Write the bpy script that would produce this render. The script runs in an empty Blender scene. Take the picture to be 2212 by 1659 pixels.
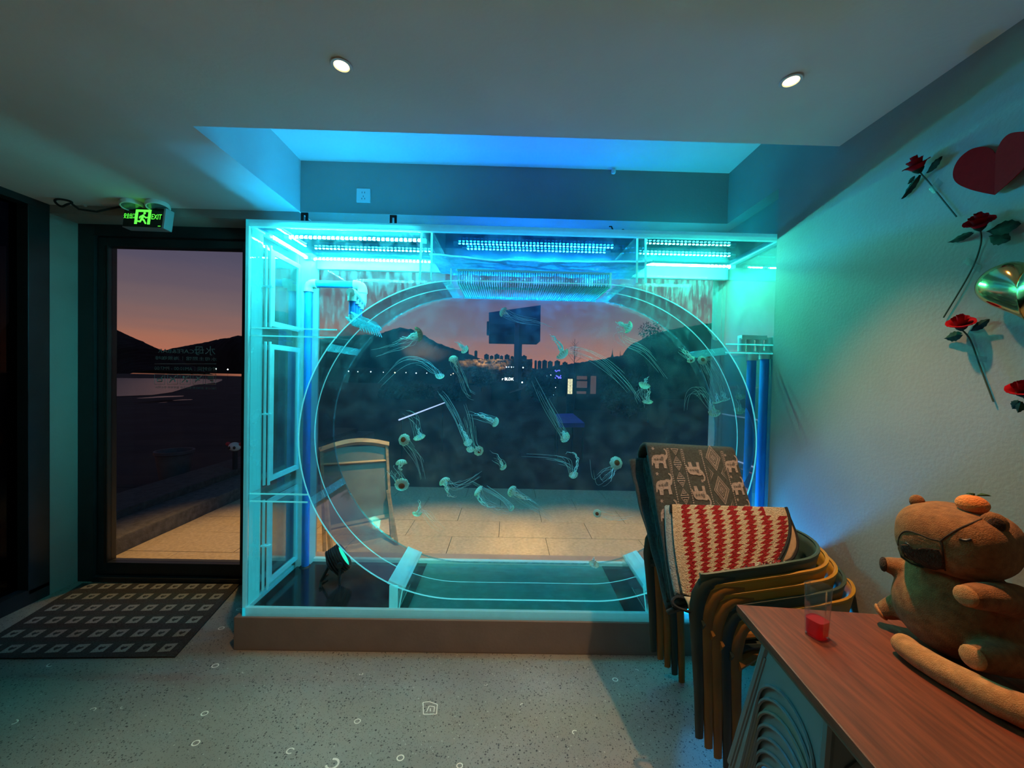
import bpy, bmesh, math, random
ORD = 'first second third fourth fifth sixth seventh eighth ninth tenth eleventh twelfth thirteenth fourteenth fifteenth sixteenth seventeenth'.split()
from mathutils import Vector, Matrix, noise as mnoise
random.seed(7)
R = math.radians
PI = math.pi
sc = bpy.context.scene
col = sc.collection

# ------------------------------------------------------------------ camera
FPX = 831.0
CX, CY = 1106.0, 829.5
CAMZ = 1.45
YAW, PITCH, ROLL = 0.76612401, 1.10004468, 1.30651249
def cam_axes():
    y, p, r = R(YAW), R(PITCH), R(ROLL)
    fw = Vector((math.sin(y)*math.cos(p), math.cos(y)*math.cos(p), -math.sin(p)))
    rt = Vector((math.cos(y), -math.sin(y), 0))
    up = rt.cross(fw)
    c, s = math.cos(r), math.sin(r)
    return c*rt+s*up, -s*rt+c*up, fw
CR, CU, CF = cam_axes()
cam_d = bpy.data.cameras.new('camera')
cam_d.sensor_width = 36.0
cam_d.lens = FPX/2212*36.0
cam_d.clip_end = 3000
cam_o = bpy.data.objects.new('camera', cam_d)
cam_o.matrix_world = Matrix(((CR.x, CU.x, -CF.x, 0), (CR.y, CU.y, -CF.y, 0), (CR.z, CU.z, -CF.z, CAMZ), (0, 0, 0, 1)))
col.objects.link(cam_o)
sc.camera = cam_o
OC = Vector((0, 0, CAMZ))
# measuring helpers: the place where the sight line of a measured point meets a real surface
def ray(x, y): return CR*((x-CX)/FPX) - CU*((y-CY)/FPX) + CF
def at_z(x, y, z): d = ray(x, y); return OC + d*((z-CAMZ)/d.z)
def at_y(x, y, Y): d = ray(x, y); return OC + d*(Y/d.y)
def at_x(x, y, X): d = ray(x, y); return OC + d*(X/d.x)
def at_p(x, y, P, n): d = ray(x, y); return OC + d*((P-OC).dot(n)/d.dot(n))

# ------------------------------------------------------------------ view, world
sc.view_settings.view_transform = 'Standard'
sc.view_settings.look = 'None'
sc.view_settings.exposure = 0.0
sc.view_settings.gamma = 1.0
sc.view_settings.use_curve_mapping = False
cy_ = sc.cycles
cy_.max_bounces = 7; cy_.diffuse_bounces = 4; cy_.glossy_bounces = 2
cy_.transmission_bounces = 8; cy_.transparent_max_bounces = 64; cy_.volume_bounces = 1
cy_.caustics_reflective = False; cy_.caustics_refractive = False
cy_.sample_clamp_indirect = 4.0
cy_.sample_clamp_direct = 0.0
cy_.adaptive_threshold = 0.03

w = bpy.data.worlds.new('dusk_sky'); sc.world = w; w.use_nodes = True
nt = w.node_tree; nt.nodes.clear()
def N(nt, t, **k):
    n = nt.nodes.new(t)
    for a, b in k.items():
        if a == 'ins':
            for i, v in b.items(): n.inputs[i].default_value = v
        else: setattr(n, a, b)
    return n
def ramp(nt, stops, interp='LINEAR'):
    n = nt.nodes.new('ShaderNodeValToRGB'); cr = n.color_ramp; cr.interpolation = interp
    while len(cr.elements) < len(stops): cr.elements.new(0.5)
    for e, (p, c) in zip(cr.elements, stops):
        e.position = p; e.color = (c[0], c[1], c[2], 1) if len(c) == 3 else c
    return n
tc = N(nt, 'ShaderNodeTexCoord'); sx = N(nt, 'ShaderNodeSeparateXYZ')
nt.links.new(tc.outputs['Generated'], sx.inputs[0])
skyr = ramp(nt, [(0.0, (.03, .02, .02)), (0.49, (.05, .03, .025)), (0.5, (.58, .175, .095)), (0.515, (.56, .17, .095)), (0.53, (.41, .165, .11)), (0.56, (.21, .135, .14)),
                 (0.605, (.112, .092, .138)), (0.64, (.066, .067, .118)), (0.70, (.052, .056, .105)), (1.0, (.025, .03, .07))])
mp = N(nt, 'ShaderNodeMapRange', ins={1: -1.0, 2: 1.0, 3: 0.0, 4: 1.0})
nt.links.new(sx.outputs[2], mp.inputs[0])
nz = N(nt, 'ShaderNodeTexNoise', ins={'Scale': 3.0, 'Detail': 3.0})
mpn = N(nt, 'ShaderNodeMapping'); mpn.inputs['Scale'].default_value = (1, 1, 9)
nt.links.new(tc.outputs['Generated'], mpn.inputs[0]); nt.links.new(mpn.outputs[0], nz.inputs['Vector'])
ad = N(nt, 'ShaderNodeMath', operation='MULTIPLY_ADD', ins={1: 0.03, 2: -0.015})
nt.links.new(nz.outputs[0], ad.inputs[0])
ad2 = N(nt, 'ShaderNodeMath', operation='ADD')
nt.links.new(mp.outputs[0], ad2.inputs[0]); nt.links.new(ad.outputs[0], ad2.inputs[1])
nt.links.new(ad2.outputs[0], skyr.inputs[0])
bg = N(nt, 'ShaderNodeBackground', ins={1: 1.0}); wo = N(nt, 'ShaderNodeOutputWorld')
nt.links.new(skyr.outputs[0], bg.inputs[0]); nt.links.new(bg.outputs[0], wo.inputs[0])

# ------------------------------------------------------------------ light levels (lamps are built with their fixtures)
LED_TEAL = (.05, .86, .58); LED_AZURE = (.01, .38, 1.0); LED_CYAN = (.05, .77, .80)
LED_POWER = 800.0
DOWN_COL = (1.0, .55, .25); DOWN_POWER = 112.0
TERRACE_COL = (1.0, .53, .15); TERRACE_POWER = 440.0

# ------------------------------------------------------------------ materials
MATS = {}
def mat(name, c, rough=.6, metal=0., var=.12, scale=8., bump=0., bscale=60., spec=.5, sheen=0., c2=None, mapping=None, coat=0.):
    m = bpy.data.materials.new(name); m.use_nodes = True
    t = m.node_tree; b = t.nodes['Principled BSDF']
    b.inputs['Roughness'].default_value = rough; b.inputs['Metallic'].default_value = metal
    b.inputs['Specular IOR Level'].default_value = spec
    b.inputs['Sheen Weight'].default_value = sheen
    b.inputs['Coat Weight'].default_value = coat
    tcn = t.nodes.new('ShaderNodeTexCoord'); src = tcn.outputs['Object']
    if mapping:
        mm = t.nodes.new('ShaderNodeMapping'); mm.inputs['Scale'].default_value = mapping
        t.links.new(src, mm.inputs[0]); src = mm.outputs[0]
    nn = N(t, 'ShaderNodeTexNoise', ins={'Scale': scale, 'Detail': 5.0}); t.links.new(src, nn.inputs['Vector'])
    c2 = c2 or tuple(max(0, x*(1-var*2)) for x in c)
    hi = tuple(min(1, x*(1+var)) for x in c)
    r = ramp(t, [(.3, c2), (.7, hi)]); t.links.new(nn.outputs[0], r.inputs[0]); t.links.new(r.outputs[0], b.inputs['Base Color'])
    if bump:
        n2 = N(t, 'ShaderNodeTexNoise', ins={'Scale': bscale, 'Detail': 4.0}); t.links.new(src, n2.inputs['Vector'])
        bn = N(t, 'ShaderNodeBump', ins={'Strength': bump, 'Distance': .01}); t.links.new(n2.outputs[0], bn.inputs['Height'])
        t.links.new(bn.outputs[0], b.inputs['Normal'])
    MATS[name] = m
    return m
def glow(name, c, s):
    m = bpy.data.materials.new(name); m.use_nodes = True; t = m.node_tree; t.nodes.clear()
    e = N(t, 'ShaderNodeEmission', ins={0: (*c, 1), 1: s}); o = N(t, 'ShaderNodeOutputMaterial'); t.links.new(e.outputs[0], o.inputs[0])
    return m
def edge_glow(m, c, s_):
    """adds a weak glow imitating the strip light leaving acrylic at its cut edges"""
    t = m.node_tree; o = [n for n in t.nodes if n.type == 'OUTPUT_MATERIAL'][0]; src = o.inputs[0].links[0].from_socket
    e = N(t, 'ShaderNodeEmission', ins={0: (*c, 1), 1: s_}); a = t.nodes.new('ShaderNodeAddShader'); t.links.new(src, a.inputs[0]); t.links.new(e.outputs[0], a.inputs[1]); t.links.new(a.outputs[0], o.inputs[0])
def thin(name, tint=(1, 1, 1), film=.02, filmc=(.8, .9, .9), fmax=None, ior=1.35, rough=.02, nscale=14., mapping=(1, 1, 1), base=0., lo=.45, hi=.75, rmax=1.0):
    """clear sheet: passes light, mirrors by fresnel, and carries a thin uneven film of dried water, or on the drum painted haze, that scatters light"""
    m = bpy.data.materials.new(name); m.use_nodes = True; t = m.node_tree; t.nodes.clear()
    tr = N(t, 'ShaderNodeBsdfTransparent', ins={0: (*tint, 1)})
    gl = N(t, 'ShaderNodeBsdfGlossy', ins={'Color': (1, 1, 1, 1), 'Roughness': rough})
    fr = N(t, 'ShaderNodeFresnel', ins={0: ior})
    fm = N(t, 'ShaderNodeMath', operation='MULTIPLY', ins={1: rmax}); t.links.new(fr.outputs[0], fm.inputs[0])
    mx = N(t, 'ShaderNodeMixShader'); t.links.new(fm.outputs[0], mx.inputs[0]); t.links.new(tr.outputs[0], mx.inputs[1]); t.links.new(gl.outputs[0], mx.inputs[2])
    df = N(t, 'ShaderNodeBsdfDiffuse', ins={0: (*filmc, 1)}); tl = N(t, 'ShaderNodeBsdfTranslucent', ins={0: (*filmc, 1)})
    m2 = N(t, 'ShaderNodeMixShader', ins={0: .5}); t.links.new(df.outputs[0], m2.inputs[1]); t.links.new(tl.outputs[0], m2.inputs[2])
    tcn = N(t, 'ShaderNodeTexCoord'); mm = N(t, 'ShaderNodeMapping'); mm.inputs['Scale'].default_value = mapping
    t.links.new(tcn.outputs['Object'], mm.inputs[0])
    nn = N(t, 'ShaderNodeTexNoise', ins={'Scale': nscale, 'Detail': 6.0, 'Roughness': .65}); t.links.new(mm.outputs[0], nn.inputs['Vector'])
    mr = N(t, 'ShaderNodeMapRange', ins={1: lo, 2: hi, 3: base, 4: film}); t.links.new(nn.outputs[0], mr.inputs[0])
    m3 = N(t, 'ShaderNodeMixShader'); t.links.new(mr.outputs[0], m3.inputs[0]); t.links.new(mx.outputs[0], m3.inputs[1]); t.links.new(m2.outputs[0], m3.inputs[2])
    o = N(t, 'ShaderNodeOutputMaterial'); t.links.new(m3.outputs[0], o.inputs[0])
    return m

M_wall = mat('wall_paint', (.31, .30, .28), .75, var=.05, scale=3, bump=.12, bscale=90)
M_ceil = mat('ceiling_paint', (.80, .79, .76), .8, var=.04, scale=2, bump=.08, bscale=60)
M_plinth = mat('plinth_paint', (.23, .185, .17), .7, var=.06, scale=6, bump=.1, bscale=60)
M_black = mat('black_frame', (.02, .024, .028), .35, var=.1)
M_blackm = mat('black_plastic', (.012, .013, .014), .45, var=.15)
M_rubber = mat('black_rubber', (.01, .01, .01), .7)
M_white = mat('white_plastic', (.72, .74, .74), .4, var=.03)
M_blue = mat('blue_pipe', (.012, .30, .88), .4, var=.06)
M_fitting = mat('pvc_fitting', (.62, .80, .76), .45, var=.05)
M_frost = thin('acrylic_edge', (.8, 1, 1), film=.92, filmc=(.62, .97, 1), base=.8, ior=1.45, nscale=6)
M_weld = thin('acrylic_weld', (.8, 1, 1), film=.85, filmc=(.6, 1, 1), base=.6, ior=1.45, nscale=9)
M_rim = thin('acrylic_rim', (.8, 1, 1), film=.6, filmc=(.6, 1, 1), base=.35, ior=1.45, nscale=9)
edge_glow(M_frost, (.04, .62, .72), .10); edge_glow(M_weld, (.06, .72, .78), .22); edge_glow(M_rim, (.10, .72, .80), .30)  # own emission added so bars, welds and rims glow like lit edges
M_pane = thin('acrylic_sheet', (.985, 1, 1), film=.05, filmc=(.6, .9, .95), nscale=9, ior=1.2, rmax=.35)
M_side = thin('acrylic_side', (.97, 1, 1), film=.09, filmc=(.5, .92, .95), base=.012, nscale=5, ior=1.3, rmax=.45)
M_stain = thin('stained_acrylic', (.97, 1, 1), film=.40, filmc=(.45, .75, .78), nscale=30, mapping=(1, 1, .25), base=.03, lo=.45, hi=.8, ior=1.2, rmax=.5)
M_drumb = thin('drum_acrylic_reflection', (.72, .88, .88), film=.30, filmc=(.12, .62, .50), base=.06, nscale=7, mapping=(1, 4, 1), ior=1.3, rough=.05, rmax=.5)  # teal-green film paints the reflection and glow along the drum bottom
M_drum = thin('drum_acrylic', (.70, .83, .88), film=.035, filmc=(.4, .8, .9), base=.0, nscale=6, mapping=(1, 1, 1), ior=1.35, rough=.04, rmax=.55)
M_haze = thin('drum_back_acrylic', (.9, .96, .98), film=.075, filmc=(.09, .42, .85), base=.045, nscale=2.2, ior=1.12, rmax=.3)  # bluish film paints the haze of the lit water onto the back pane
M_glass = thin('door_glass', (.93, .95, .96), film=.008, filmc=(.7, .7, .7), ior=1.3, rmax=.6, nscale=3)
M_dark_glass = thin('dark_glass', (.05, .07, .10), film=.0, ior=1.4, rmax=.5)
M_cup = thin('clear_plastic', (.97, .97, .97), film=.05, ior=1.2, base=.015, rmax=.45)
M_tape = thin('clear_tape', (.85, .9, .9), film=.45, filmc=(.45, .48, .48), base=.2, ior=1.1, rough=.4, nscale=60, rmax=.15)

# ------------------------------------------------------------------ mesh helpers
class MB:
    def __init__(s): s.v = []; s.f = []; s.m = []
    def add(s, vs, fs, mi=0):
        o = len(s.v); s.v += [Vector(v) for v in vs]; s.f += [tuple(i+o for i in f) for f in fs]; s.m += [mi]*len(fs); return s
    def box(s, lo, hi, mi=0, mtx=None, bev=0.):
        x0, y0, z0 = lo; x1, y1, z1 = hi
        if bev:
            b = bmesh.new(); bmesh.ops.create_cube(b, size=1)
            for v in b.verts: v.co = Vector(((x0+x1)/2+v.co.x*(x1-x0), (y0+y1)/2+v.co.y*(y1-y0), (z0+z1)/2+v.co.z*(z1-z0)))
            bmesh.ops.bevel(b, geom=b.edges[:], offset=bev, segments=2, affect='EDGES', profile=.7)
            b.verts.index_update()
            vs = [v.co.copy() for v in b.verts]; fs = [[v.index for v in f.verts] for f in b.faces]; b.free()
        else:
            vs = [Vector(p) for p in ((x0, y0, z0), (x1, y0, z0), (x1, y1, z0), (x0, y1, z0), (x0, y0, z1), (x1, y0, z1), (x1, y1, z1), (x0, y1, z1))]
            fs = [(0, 3, 2, 1), (4, 5, 6, 7), (0, 1, 5, 4), (1, 2, 6, 5), (2, 3, 7, 6), (3, 0, 4, 7)]
        if mtx is not None: vs = [mtx @ v for v in vs]
        return s.add(vs, fs, mi)
    def tube(s, pts, r, n=8, mi=0, cap=True, flat=1.0, up=None):
        pts = [Vector(p) for p in pts]; L = len(pts)
        if not hasattr(r, '__len__'): r = [r]*L
        vs = []; fs = []; prev = None
        for i, p in enumerate(pts):
            t = (pts[min(i+1, L-1)]-pts[max(i-1, 0)])
            t = t.normalized() if t.length > 1e-9 else Vector((0, 0, 1))
            if prev is None:
                a = Vector(up) if up else (Vector((0, 0, 1)) if abs(t.z) < .9 else Vector((0, 1, 0)))
            else: a = prev
            a = (a-t*a.dot(t))
            if a.length < 1e-6: a = t.orthogonal()
            a.normalize(); prev = a; b = t.cross(a)
            for k in range(n):
                q = 2*PI*k/n; vs.append(p+(a*math.cos(q)+b*math.sin(q)*flat)*r[i])
        for i in range(L-1):
            for k in range(n):
                fs.append((i*n+k, i*n+(k+1) % n, (i+1)*n+(k+1) % n, (i+1)*n+k))
        if cap: fs.append(tuple(range(n-1, -1, -1))); fs.append(tuple(range((L-1)*n, L*n)))
        return s.add(vs, fs, mi)
    def lathe(s, prof, n=24, mtx=None, mi=0, cap=True):
        vs = []; fs = []; L = len(prof)
        for r, z in prof:
            for k in range(n):
                q = 2*PI*k/n; vs.append(Vector((r*math.cos(q), r*math.sin(q), z)))
        for i in range(L-1):
            for k in range(n): fs.append((i*n+k, i*n+(k+1) % n, (i+1)*n+(k+1) % n, (i+1)*n+k))
        if cap: fs.append(tuple(range(n-1, -1, -1))); fs.append(tuple(range((L-1)*n, L*n)))
        if mtx is not None: vs = [mtx @ v for v in vs]
        return s.add(vs, fs, mi)
    def ball(s, c, r, nu=16, nv=10, mtx=None, e=1.0, mi=0):
        if not hasattr(r, '__len__'): r = (r, r, r)
        sp = lambda x: math.copysign(abs(x)**e, x)
        vs = []; fs = []
        for j in range(nv+1):
            a = -PI/2+PI*j/nv
            for k in range(nu):
                q = 2*PI*k/nu
                vs.append(Vector((r[0]*sp(math.cos(a))*sp(math.cos(q)), r[1]*sp(math.cos(a))*sp(math.sin(q)), r[2]*sp(math.sin(a)))))
        for j in range(nv):
            for k in range(nu): fs.append((j*nu+k, j*nu+(k+1) % nu, (j+1)*nu+(k+1) % nu, (j+1)*nu+k))
        m_ = Matrix.Translation(Vector(c)) @ (mtx or Matrix.Identity(4))
        return s.add([m_ @ v for v in vs], fs, mi)
    def prism(s, poly, d, mtx=None, mi=0):
        n = len(poly); vs = [Vector((x, y, 0)) for x, y in poly]+[Vector((x, y, d)) for x, y in poly]
        fs = [tuple(range(n-1, -1, -1)), tuple(range(n, 2*n))]+[(i, (i+1) % n, n+(i+1) % n, n+i) for i in range(n)]
        if mtx is not None: vs = [mtx @ v for v in vs]
        return s.add(vs, fs, mi)
    def grid(s, fn, nu, nv, mi=0, mfn=None, skip=None):
        o = len(s.v)
        for j in range(nv+1):
            for i in range(nu+1): s.v.append(Vector(fn(i/nu, j/nv)))
        for j in range(nv):
            for i in range(nu):
                if skip and skip(i, j): continue
                a = o+j*(nu+1)+i; s.f.append((a, a+1, a+nu+2, a+nu+1)); s.m.append(mfn((i+.5)/nu, (j+.5)/nv) if mfn else mi)
        return s
    def mesh(s, name, mats, smooth=False):
        me = bpy.data.meshes.new(name); me.from_pydata([tuple(v) for v in s.v], [], s.f)
        for m in (mats if isinstance(mats, (list, tuple)) else [mats]): me.materials.append(m)
        me.polygons.foreach_set('material_index', s.m)
        b = bmesh.new(); b.from_mesh(me); bmesh.ops.remove_doubles(b, verts=b.verts[:], dist=1e-6)
        bmesh.ops.recalc_face_normals(b, faces=b.faces[:]); b.to_mesh(me); b.free()
        if smooth: smooth_mesh(me, smooth if isinstance(smooth, float) else 40)
        me.update(); return me
    def build(s, name, mats, parent=None, smooth=False, **kw):
        me = s.mesh(name, mats, smooth)
        return link(name, me, parent, **kw)
def smooth_mesh(me, ang):
    me.polygons.foreach_set('use_smooth', [True]*len(me.polygons))
    b = bmesh.new(); b.from_mesh(me); lim = R(ang)
    for e in b.edges:
        if len(e.link_faces) == 2 and e.calc_face_angle(0) > lim: e.smooth = False
    b.to_mesh(me); b.free()
def link(name, data, parent=None, loc=None, **kw):
    o = bpy.data.objects.new(name, data); col.objects.link(o)
    if parent is not None:
        o.parent = parent
        PW = WORLD.get(parent.name)
        if PW is not None: o.matrix_parent_inverse = PW.inverted()
    if loc is not None: o.location = loc
    tag(o, **kw); return o
WORLD = {}
def tag(o, label=None, cat=None, group=None, kind=None):
    if label: o['label'] = label
    if cat: o['category'] = cat
    if group: o['group'] = group
    if kind: o['kind'] = kind
    return o
def thing(name, loc, label, cat, group=None, rz=0., kind=None, mtx=None):
    """an Empty at the thing's base; its parts are modelled in world coordinates when rz/mtx is not used"""
    o = bpy.data.objects.new(name, None); col.objects.link(o); o.empty_display_size = .05
    o.location = loc; o.rotation_euler = (0, 0, rz)
    WORLD[o.name] = Matrix.Translation(Vector(loc)) @ Matrix.Rotation(rz, 4, 'Z')
    return tag(o, label, cat, group, kind)
def local_thing(name, loc, label, cat, group=None, rz=0.):
    """parts are modelled around the Empty's own origin"""
    o = bpy.data.objects.new(name, None); col.objects.link(o); o.empty_display_size = .05
    o.location = loc; o.rotation_euler = (0, 0, rz)
    return tag(o, label, cat, group)
def copy_tree(o, parent=None):
    c = o.copy(); col.objects.link(c)
    if parent is not None: c.parent = parent
    for ch in list(o.children): copy_tree(ch, c)
    return c
def text_mesh(body, size, align='CENTER', sx=1.0):
    cu = bpy.data.curves.new('lettering', 'FONT'); cu.body = body; cu.size = size; cu.align_x = align; cu.align_y = 'CENTER'; cu.resolution_u = 2
    o = bpy.data.objects.new('lettering', cu); col.objects.link(o)
    dg = bpy.context.evaluated_depsgraph_get(); dg.update()
    me = bpy.data.meshes.new_from_object(o.evaluated_get(dg)); bpy.data.objects.remove(o); bpy.data.curves.remove(cu)
    if sx != 1.0:
        for v in me.vertices: v.co.x *= sx
    return me
def frame3(o, x, y):
    """matrix with origin o and local x, y axes"""
    x = Vector(x).normalized(); y = Vector(y); y = (y-x*y.dot(x)).normalized(); z = x.cross(y)
    return Matrix(((x.x, y.x, z.x, o[0]), (x.y, y.y, z.y, o[1]), (x.z, y.z, z.z, o[2]), (0, 0, 0, 1)))
def spot(name, loc, target, power, colr, size, blend, radius, parent=None):
    l = bpy.data.lights.new(name, 'SPOT'); l.energy = power; l.color = colr; l.spot_size = R(size); l.spot_blend = blend; l.shadow_soft_size = radius
    o = bpy.data.objects.new(name, l); col.objects.link(o)
    d = Vector(target)-Vector(loc)
    m = Matrix.Translation(Vector(loc)) @ d.to_track_quat('-Z', 'Y').to_matrix().to_4x4()
    if parent is not None:
        o.parent = parent; PW = WORLD.get(parent.name)
        if PW is not None: o.matrix_parent_inverse = PW.inverted()
    o.matrix_basis = m
    return o

# ================================================================== ROOM
XL, XR, H = -2.87, 1.38, 2.453
YB = -3.6           # wall behind the camera
YF = 2.45           # inner face of the glazed front
def struct(name, mb, m, label, cat, parent=None, **k):
    return mb.build(name, m, parent, label=label, cat=cat, kind='structure', **k)

# floor: ground concrete with stone chips
m = bpy.data.materials.new('terrazzo_floor'); m.use_nodes = True; t = m.node_tree; b = t.nodes['Principled BSDF']
tcn = N(t, 'ShaderNodeTexCoord')
base_n = N(t, 'ShaderNodeTexNoise', ins={'Scale': 1.6, 'Detail': 6.0}); t.links.new(tcn.outputs['Object'], base_n.inputs['Vector'])
base_r = ramp(t, [(.3, (.20, .20, .175)), (.7, (.31, .305, .27))]); t.links.new(base_n.outputs[0], base_r.inputs[0])
cur = base_r.outputs[0]
for sc_, thr, cc, rmp in ((120., .22, (.06, .06, .06), 1), (60., .13, (.035, .035, .035), 2), (80., .14, (.42, .41, .37), 3), (260., .26, (.12, .115, .105), 4)):
    vo = N(t, 'ShaderNodeTexVoronoi', ins={'Scale': sc_, 'Randomness': 1.0}); mv = N(t, 'ShaderNodeMapping'); mv.inputs['Location'].default_value = (rmp*3.3, rmp*1.7, 0)
    t.links.new(tcn.outputs['Object'], mv.inputs[0]); t.links.new(mv.outputs[0], vo.inputs['Vector'])
    gate = N(t, 'ShaderNodeSeparateColor'); t.links.new(vo.outputs['Color'], gate.inputs[0])
    siz = N(t, 'ShaderNodeMath', operation='MULTIPLY', ins={1: thr*2}); t.links.new(gate.outputs[0], siz.inputs[0])
    lt = N(t, 'ShaderNodeMath', operation='LESS_THAN'); t.links.new(vo.outputs['Distance'], lt.inputs[0]); t.links.new(siz.outputs[0], lt.inputs[1])
    g2 = N(t, 'ShaderNodeMath', operation='GREATER_THAN', ins={1: .55 if rmp != 3 else .8}); t.links.new(gate.outputs[1], g2.inputs[0])
    mu = N(t, 'ShaderNodeMath', operation='MULTIPLY'); t.links.new(lt.outputs[0], mu.inputs[0]); t.links.new(g2.outputs[0], mu.inputs[1])
    mxc = N(t, 'ShaderNodeMixRGB', ins={2: (*cc, 1)}); t.links.new(mu.outputs[0], mxc.inputs[0]); t.links.new(cur, mxc.inputs[1]); cur = mxc.outputs[0]
t.links.new(cur, b.inputs['Base Color'])
rr = ramp(t, [(.3, (.30, .30, .30)), (.7, (.46, .46, .46))]); t.links.new(base_n.outputs[0], rr.inputs[0]); t.links.new(rr.outputs[0], b.inputs['Roughness'])
M_floor = m
floor = struct('floor', MB().box((XL-.05, YB, -.1), (1.6, 2.74, 0)), M_floor, 'grey ground concrete floor with dark chips and white shell rings', 'floor')

# white shell rings and chips set flush into the floor
M_shell = mat('shell_white', (.80, .78, .70), .5, var=.05)
rings = [(465, 1438, 7, 1), (442, 1541, 7, 1), (423, 1605, 8, 1), (627, 1622, 8, .8), (772, 1558, 7, 1), (865, 1637, 8, 1), (993, 1654, 7, 1), (780, 1456, 4, .7), (1329, 1468, 6, 1), (526, 1452, 3, .5),
         (478, 1357, 6, 1), (516, 1316, 5, .8), (110, 1436, 7, .5), (30, 1560, 7, .5), (1242, 1582, 6, .55), (1129, 1523, 5, .3), (1049, 1478, 4, .4), (200, 1533, 6, .6), (718, 1650, 14, .75), (265, 1528, 4, .5), (1375, 1448, 4, .4)]
for i, (px, py, rp, arc) in enumerate(rings):
    p = at_z(px, py, 0); r = rp*(p-OC).dot(CF)/FPX*.9
    a0 = random.uniform(0, 6); n = 14
    mb = MB(); pts = [(p.x+r*math.cos(a0+2*PI*arc*k/n), p.y+r*.85*math.sin(a0+2*PI*arc*k/n), .0004) for k in range(n+1)]
    mb.tube(pts, r*.2, 6, flat=.12 if False else 1)
    for v in mb.v: v.z = max(.0002, v.z*.2)
    mb.build('shell_ring', M_shell, floor)
p = at_z(928, 1530, 0); mb = MB()
for a, b_ in (((-.035, .03), (-.008, .034)), ((-.035, .03), (-.02, -.03)), ((-.02, -.03), (.035, -.028)), ((.035, -.028), (.03, .02)), ((.03, .02), (-.008, .034)), ((-.01, -.018), (-.004, .012)), ((-.004, .012), (.02, .008)), ((.02, .008), (.022, -.018)), ((.004, .0), (.006, -.016))):
    mb.tube([(p.x+a[0], p.y+a[1], .0005), (p.x+b_[0], p.y+b_[1], .0005)], .0022, 5)
for v in mb.v: v.z = max(.0002, v.z*.2)
mb.build('square_inlay', M_shell, floor)

# ceiling with the raised bay above the tank
mb = MB(); mb.box((XL-.1, YB, H), (1.6, 1.625, 2.9)); mb.box((XL-.1, 1.625, H), (-1.32, 2.75, 2.9)); mb.box((-1.32, 1.625, 2.771), (1.6, 2.75, 2.9))
ceiling = struct('ceiling', mb, M_ceil, 'pale plastered ceiling with a raised bay in front of the tank', 'ceiling')
beam = struct('trim_1', MB().box((-1.32, YF, H), (1.6, 2.75, 2.771)), M_wall, 'plastered beam across the bay above the tank, carrying a socket', 'beam')
# right wall, its return and the niche behind it
mb = MB(); mb.box((XR, YB, 0), (1.62, 1.985, 2.771)); mb.box((XR, 1.985, H), (1.62, YF, 2.771)); mb.box((1.46, 1.985, 0), (1.62, 2.75, H))
wall_right = struct('wall_right', mb, M_wall, 'plain plastered wall with red roses taped to it', 'wall')
struct('wall_rear', MB().box((XL-.1, YB-.1, 0), (1.62, YB, H)), M_wall, 'plain plastered wall closing the room opposite the tank', 'wall')
# left wall: white pier next to the door, dark glazed opening before it
mb = MB(); mb.box((XL-.12, YF, 0), (XL, 2.72, H)); mb.box((XL-.12, YB, 0), (XL, -.9, H))
struct('wall_left', mb, M_wall, 'narrow white pier between the dark window and the glass door', 'wall')
mb = MB(); mb.box((XL, YF, 2.40), (-1.33, 2.74, H)); mb.box((-1.645, YF, 0), (-1.33, 2.74, 2.40)); mb.box((-1.33, 2.60, 2.24), (1.46, 2.74, H)); mb.box((XL, 2.62, 2.39), (-1.645, 2.74, 2.41))
wall_back = struct('wall_back', mb, M_wall, 'plastered lintel and pier of the front wall around door and tank', 'wall')
plinth = struct('trim_2', MB().box((-1.385, 1.985, 0), (1.46, 2.74, .172), bev=.004), M_plinth, 'low grey plinth carrying the lit tank', 'plinth')
struct('trim_3', MB().box((-1.70, 1.625, H-.004), (-1.32, 1.63, H)), M_ceil, 'thin corner bead on the edge of the raised ceiling bay', 'trim') if False else None

# dark window in the left wall
win = thing('window_1', (XL, 1.4, 0), 'tall dark window with black frame in the wall beside the door', 'window', kind='structure')
MB().box((XL-.11, 2.34, .06), (XL+.005, YF, 2.41), bev=.004).build('jamb', M_black, win)
MB().box((XL-.11, -.9, .06), (XL+.005, -.8, 2.41), bev=.004).build('jamb', M_black, win)
MB().box((XL-.11, -.9, 2.41), (XL+.005, YF, H), bev=.004).build('head', M_black, win)
MB().box((XL-.11, -.9, 0), (XL+.005, YF, .09), bev=.004).build('sill', M_black, win)
MB().box((XL-.09, 1.10, .09), (XL-.02, 1.17, 2.41), bev=.004).build('mullion', M_black, win)
MB().box((XL-.07, -.8, .09), (XL-.06, 1.10, 2.41)).build('pane', M_dark_glass, win)
MB().box((XL-.07, 1.17, .09), (XL-.06, 2.34, 2.41)).build('pane', M_dark_glass, win)

# glass door
door = thing('door_1', (-2.25, 2.65, 0), 'black framed glass door with white lettering facing outside', 'door', kind='structure')
MB().box((XL, 2.61, 0), (-2.765, 2.72, 2.40), bev=.004).build('jamb', M_black, door)
MB().box((-1.745, 2.61, 0), (-1.645, 2.72, 2.40), bev=.004).build('jamb', M_black, door)
MB().box((-2.765, 2.61, 2.325), (-1.745, 2.72, 2.40), bev=.004).build('head', M_black, door)
MB().box((-2.765, 2.60, 0), (-1.745, 2.73, .035), bev=.004).build('threshold', M_black, door)
mb = MB()
mb.box((-2.762, 2.63, .04), (-2.70, 2.70, 2.32), bev=.005); mb.box((-1.80, 2.63, .04), (-1.748, 2.70, 2.32), bev=.005)
sash = mb.build('sash_stile', M_black, door)
MB().box((-2.70, 2.63, 2.265), (-1.80, 2.70, 2.32), bev=.005).build('top_rail', M_black, door)
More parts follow.
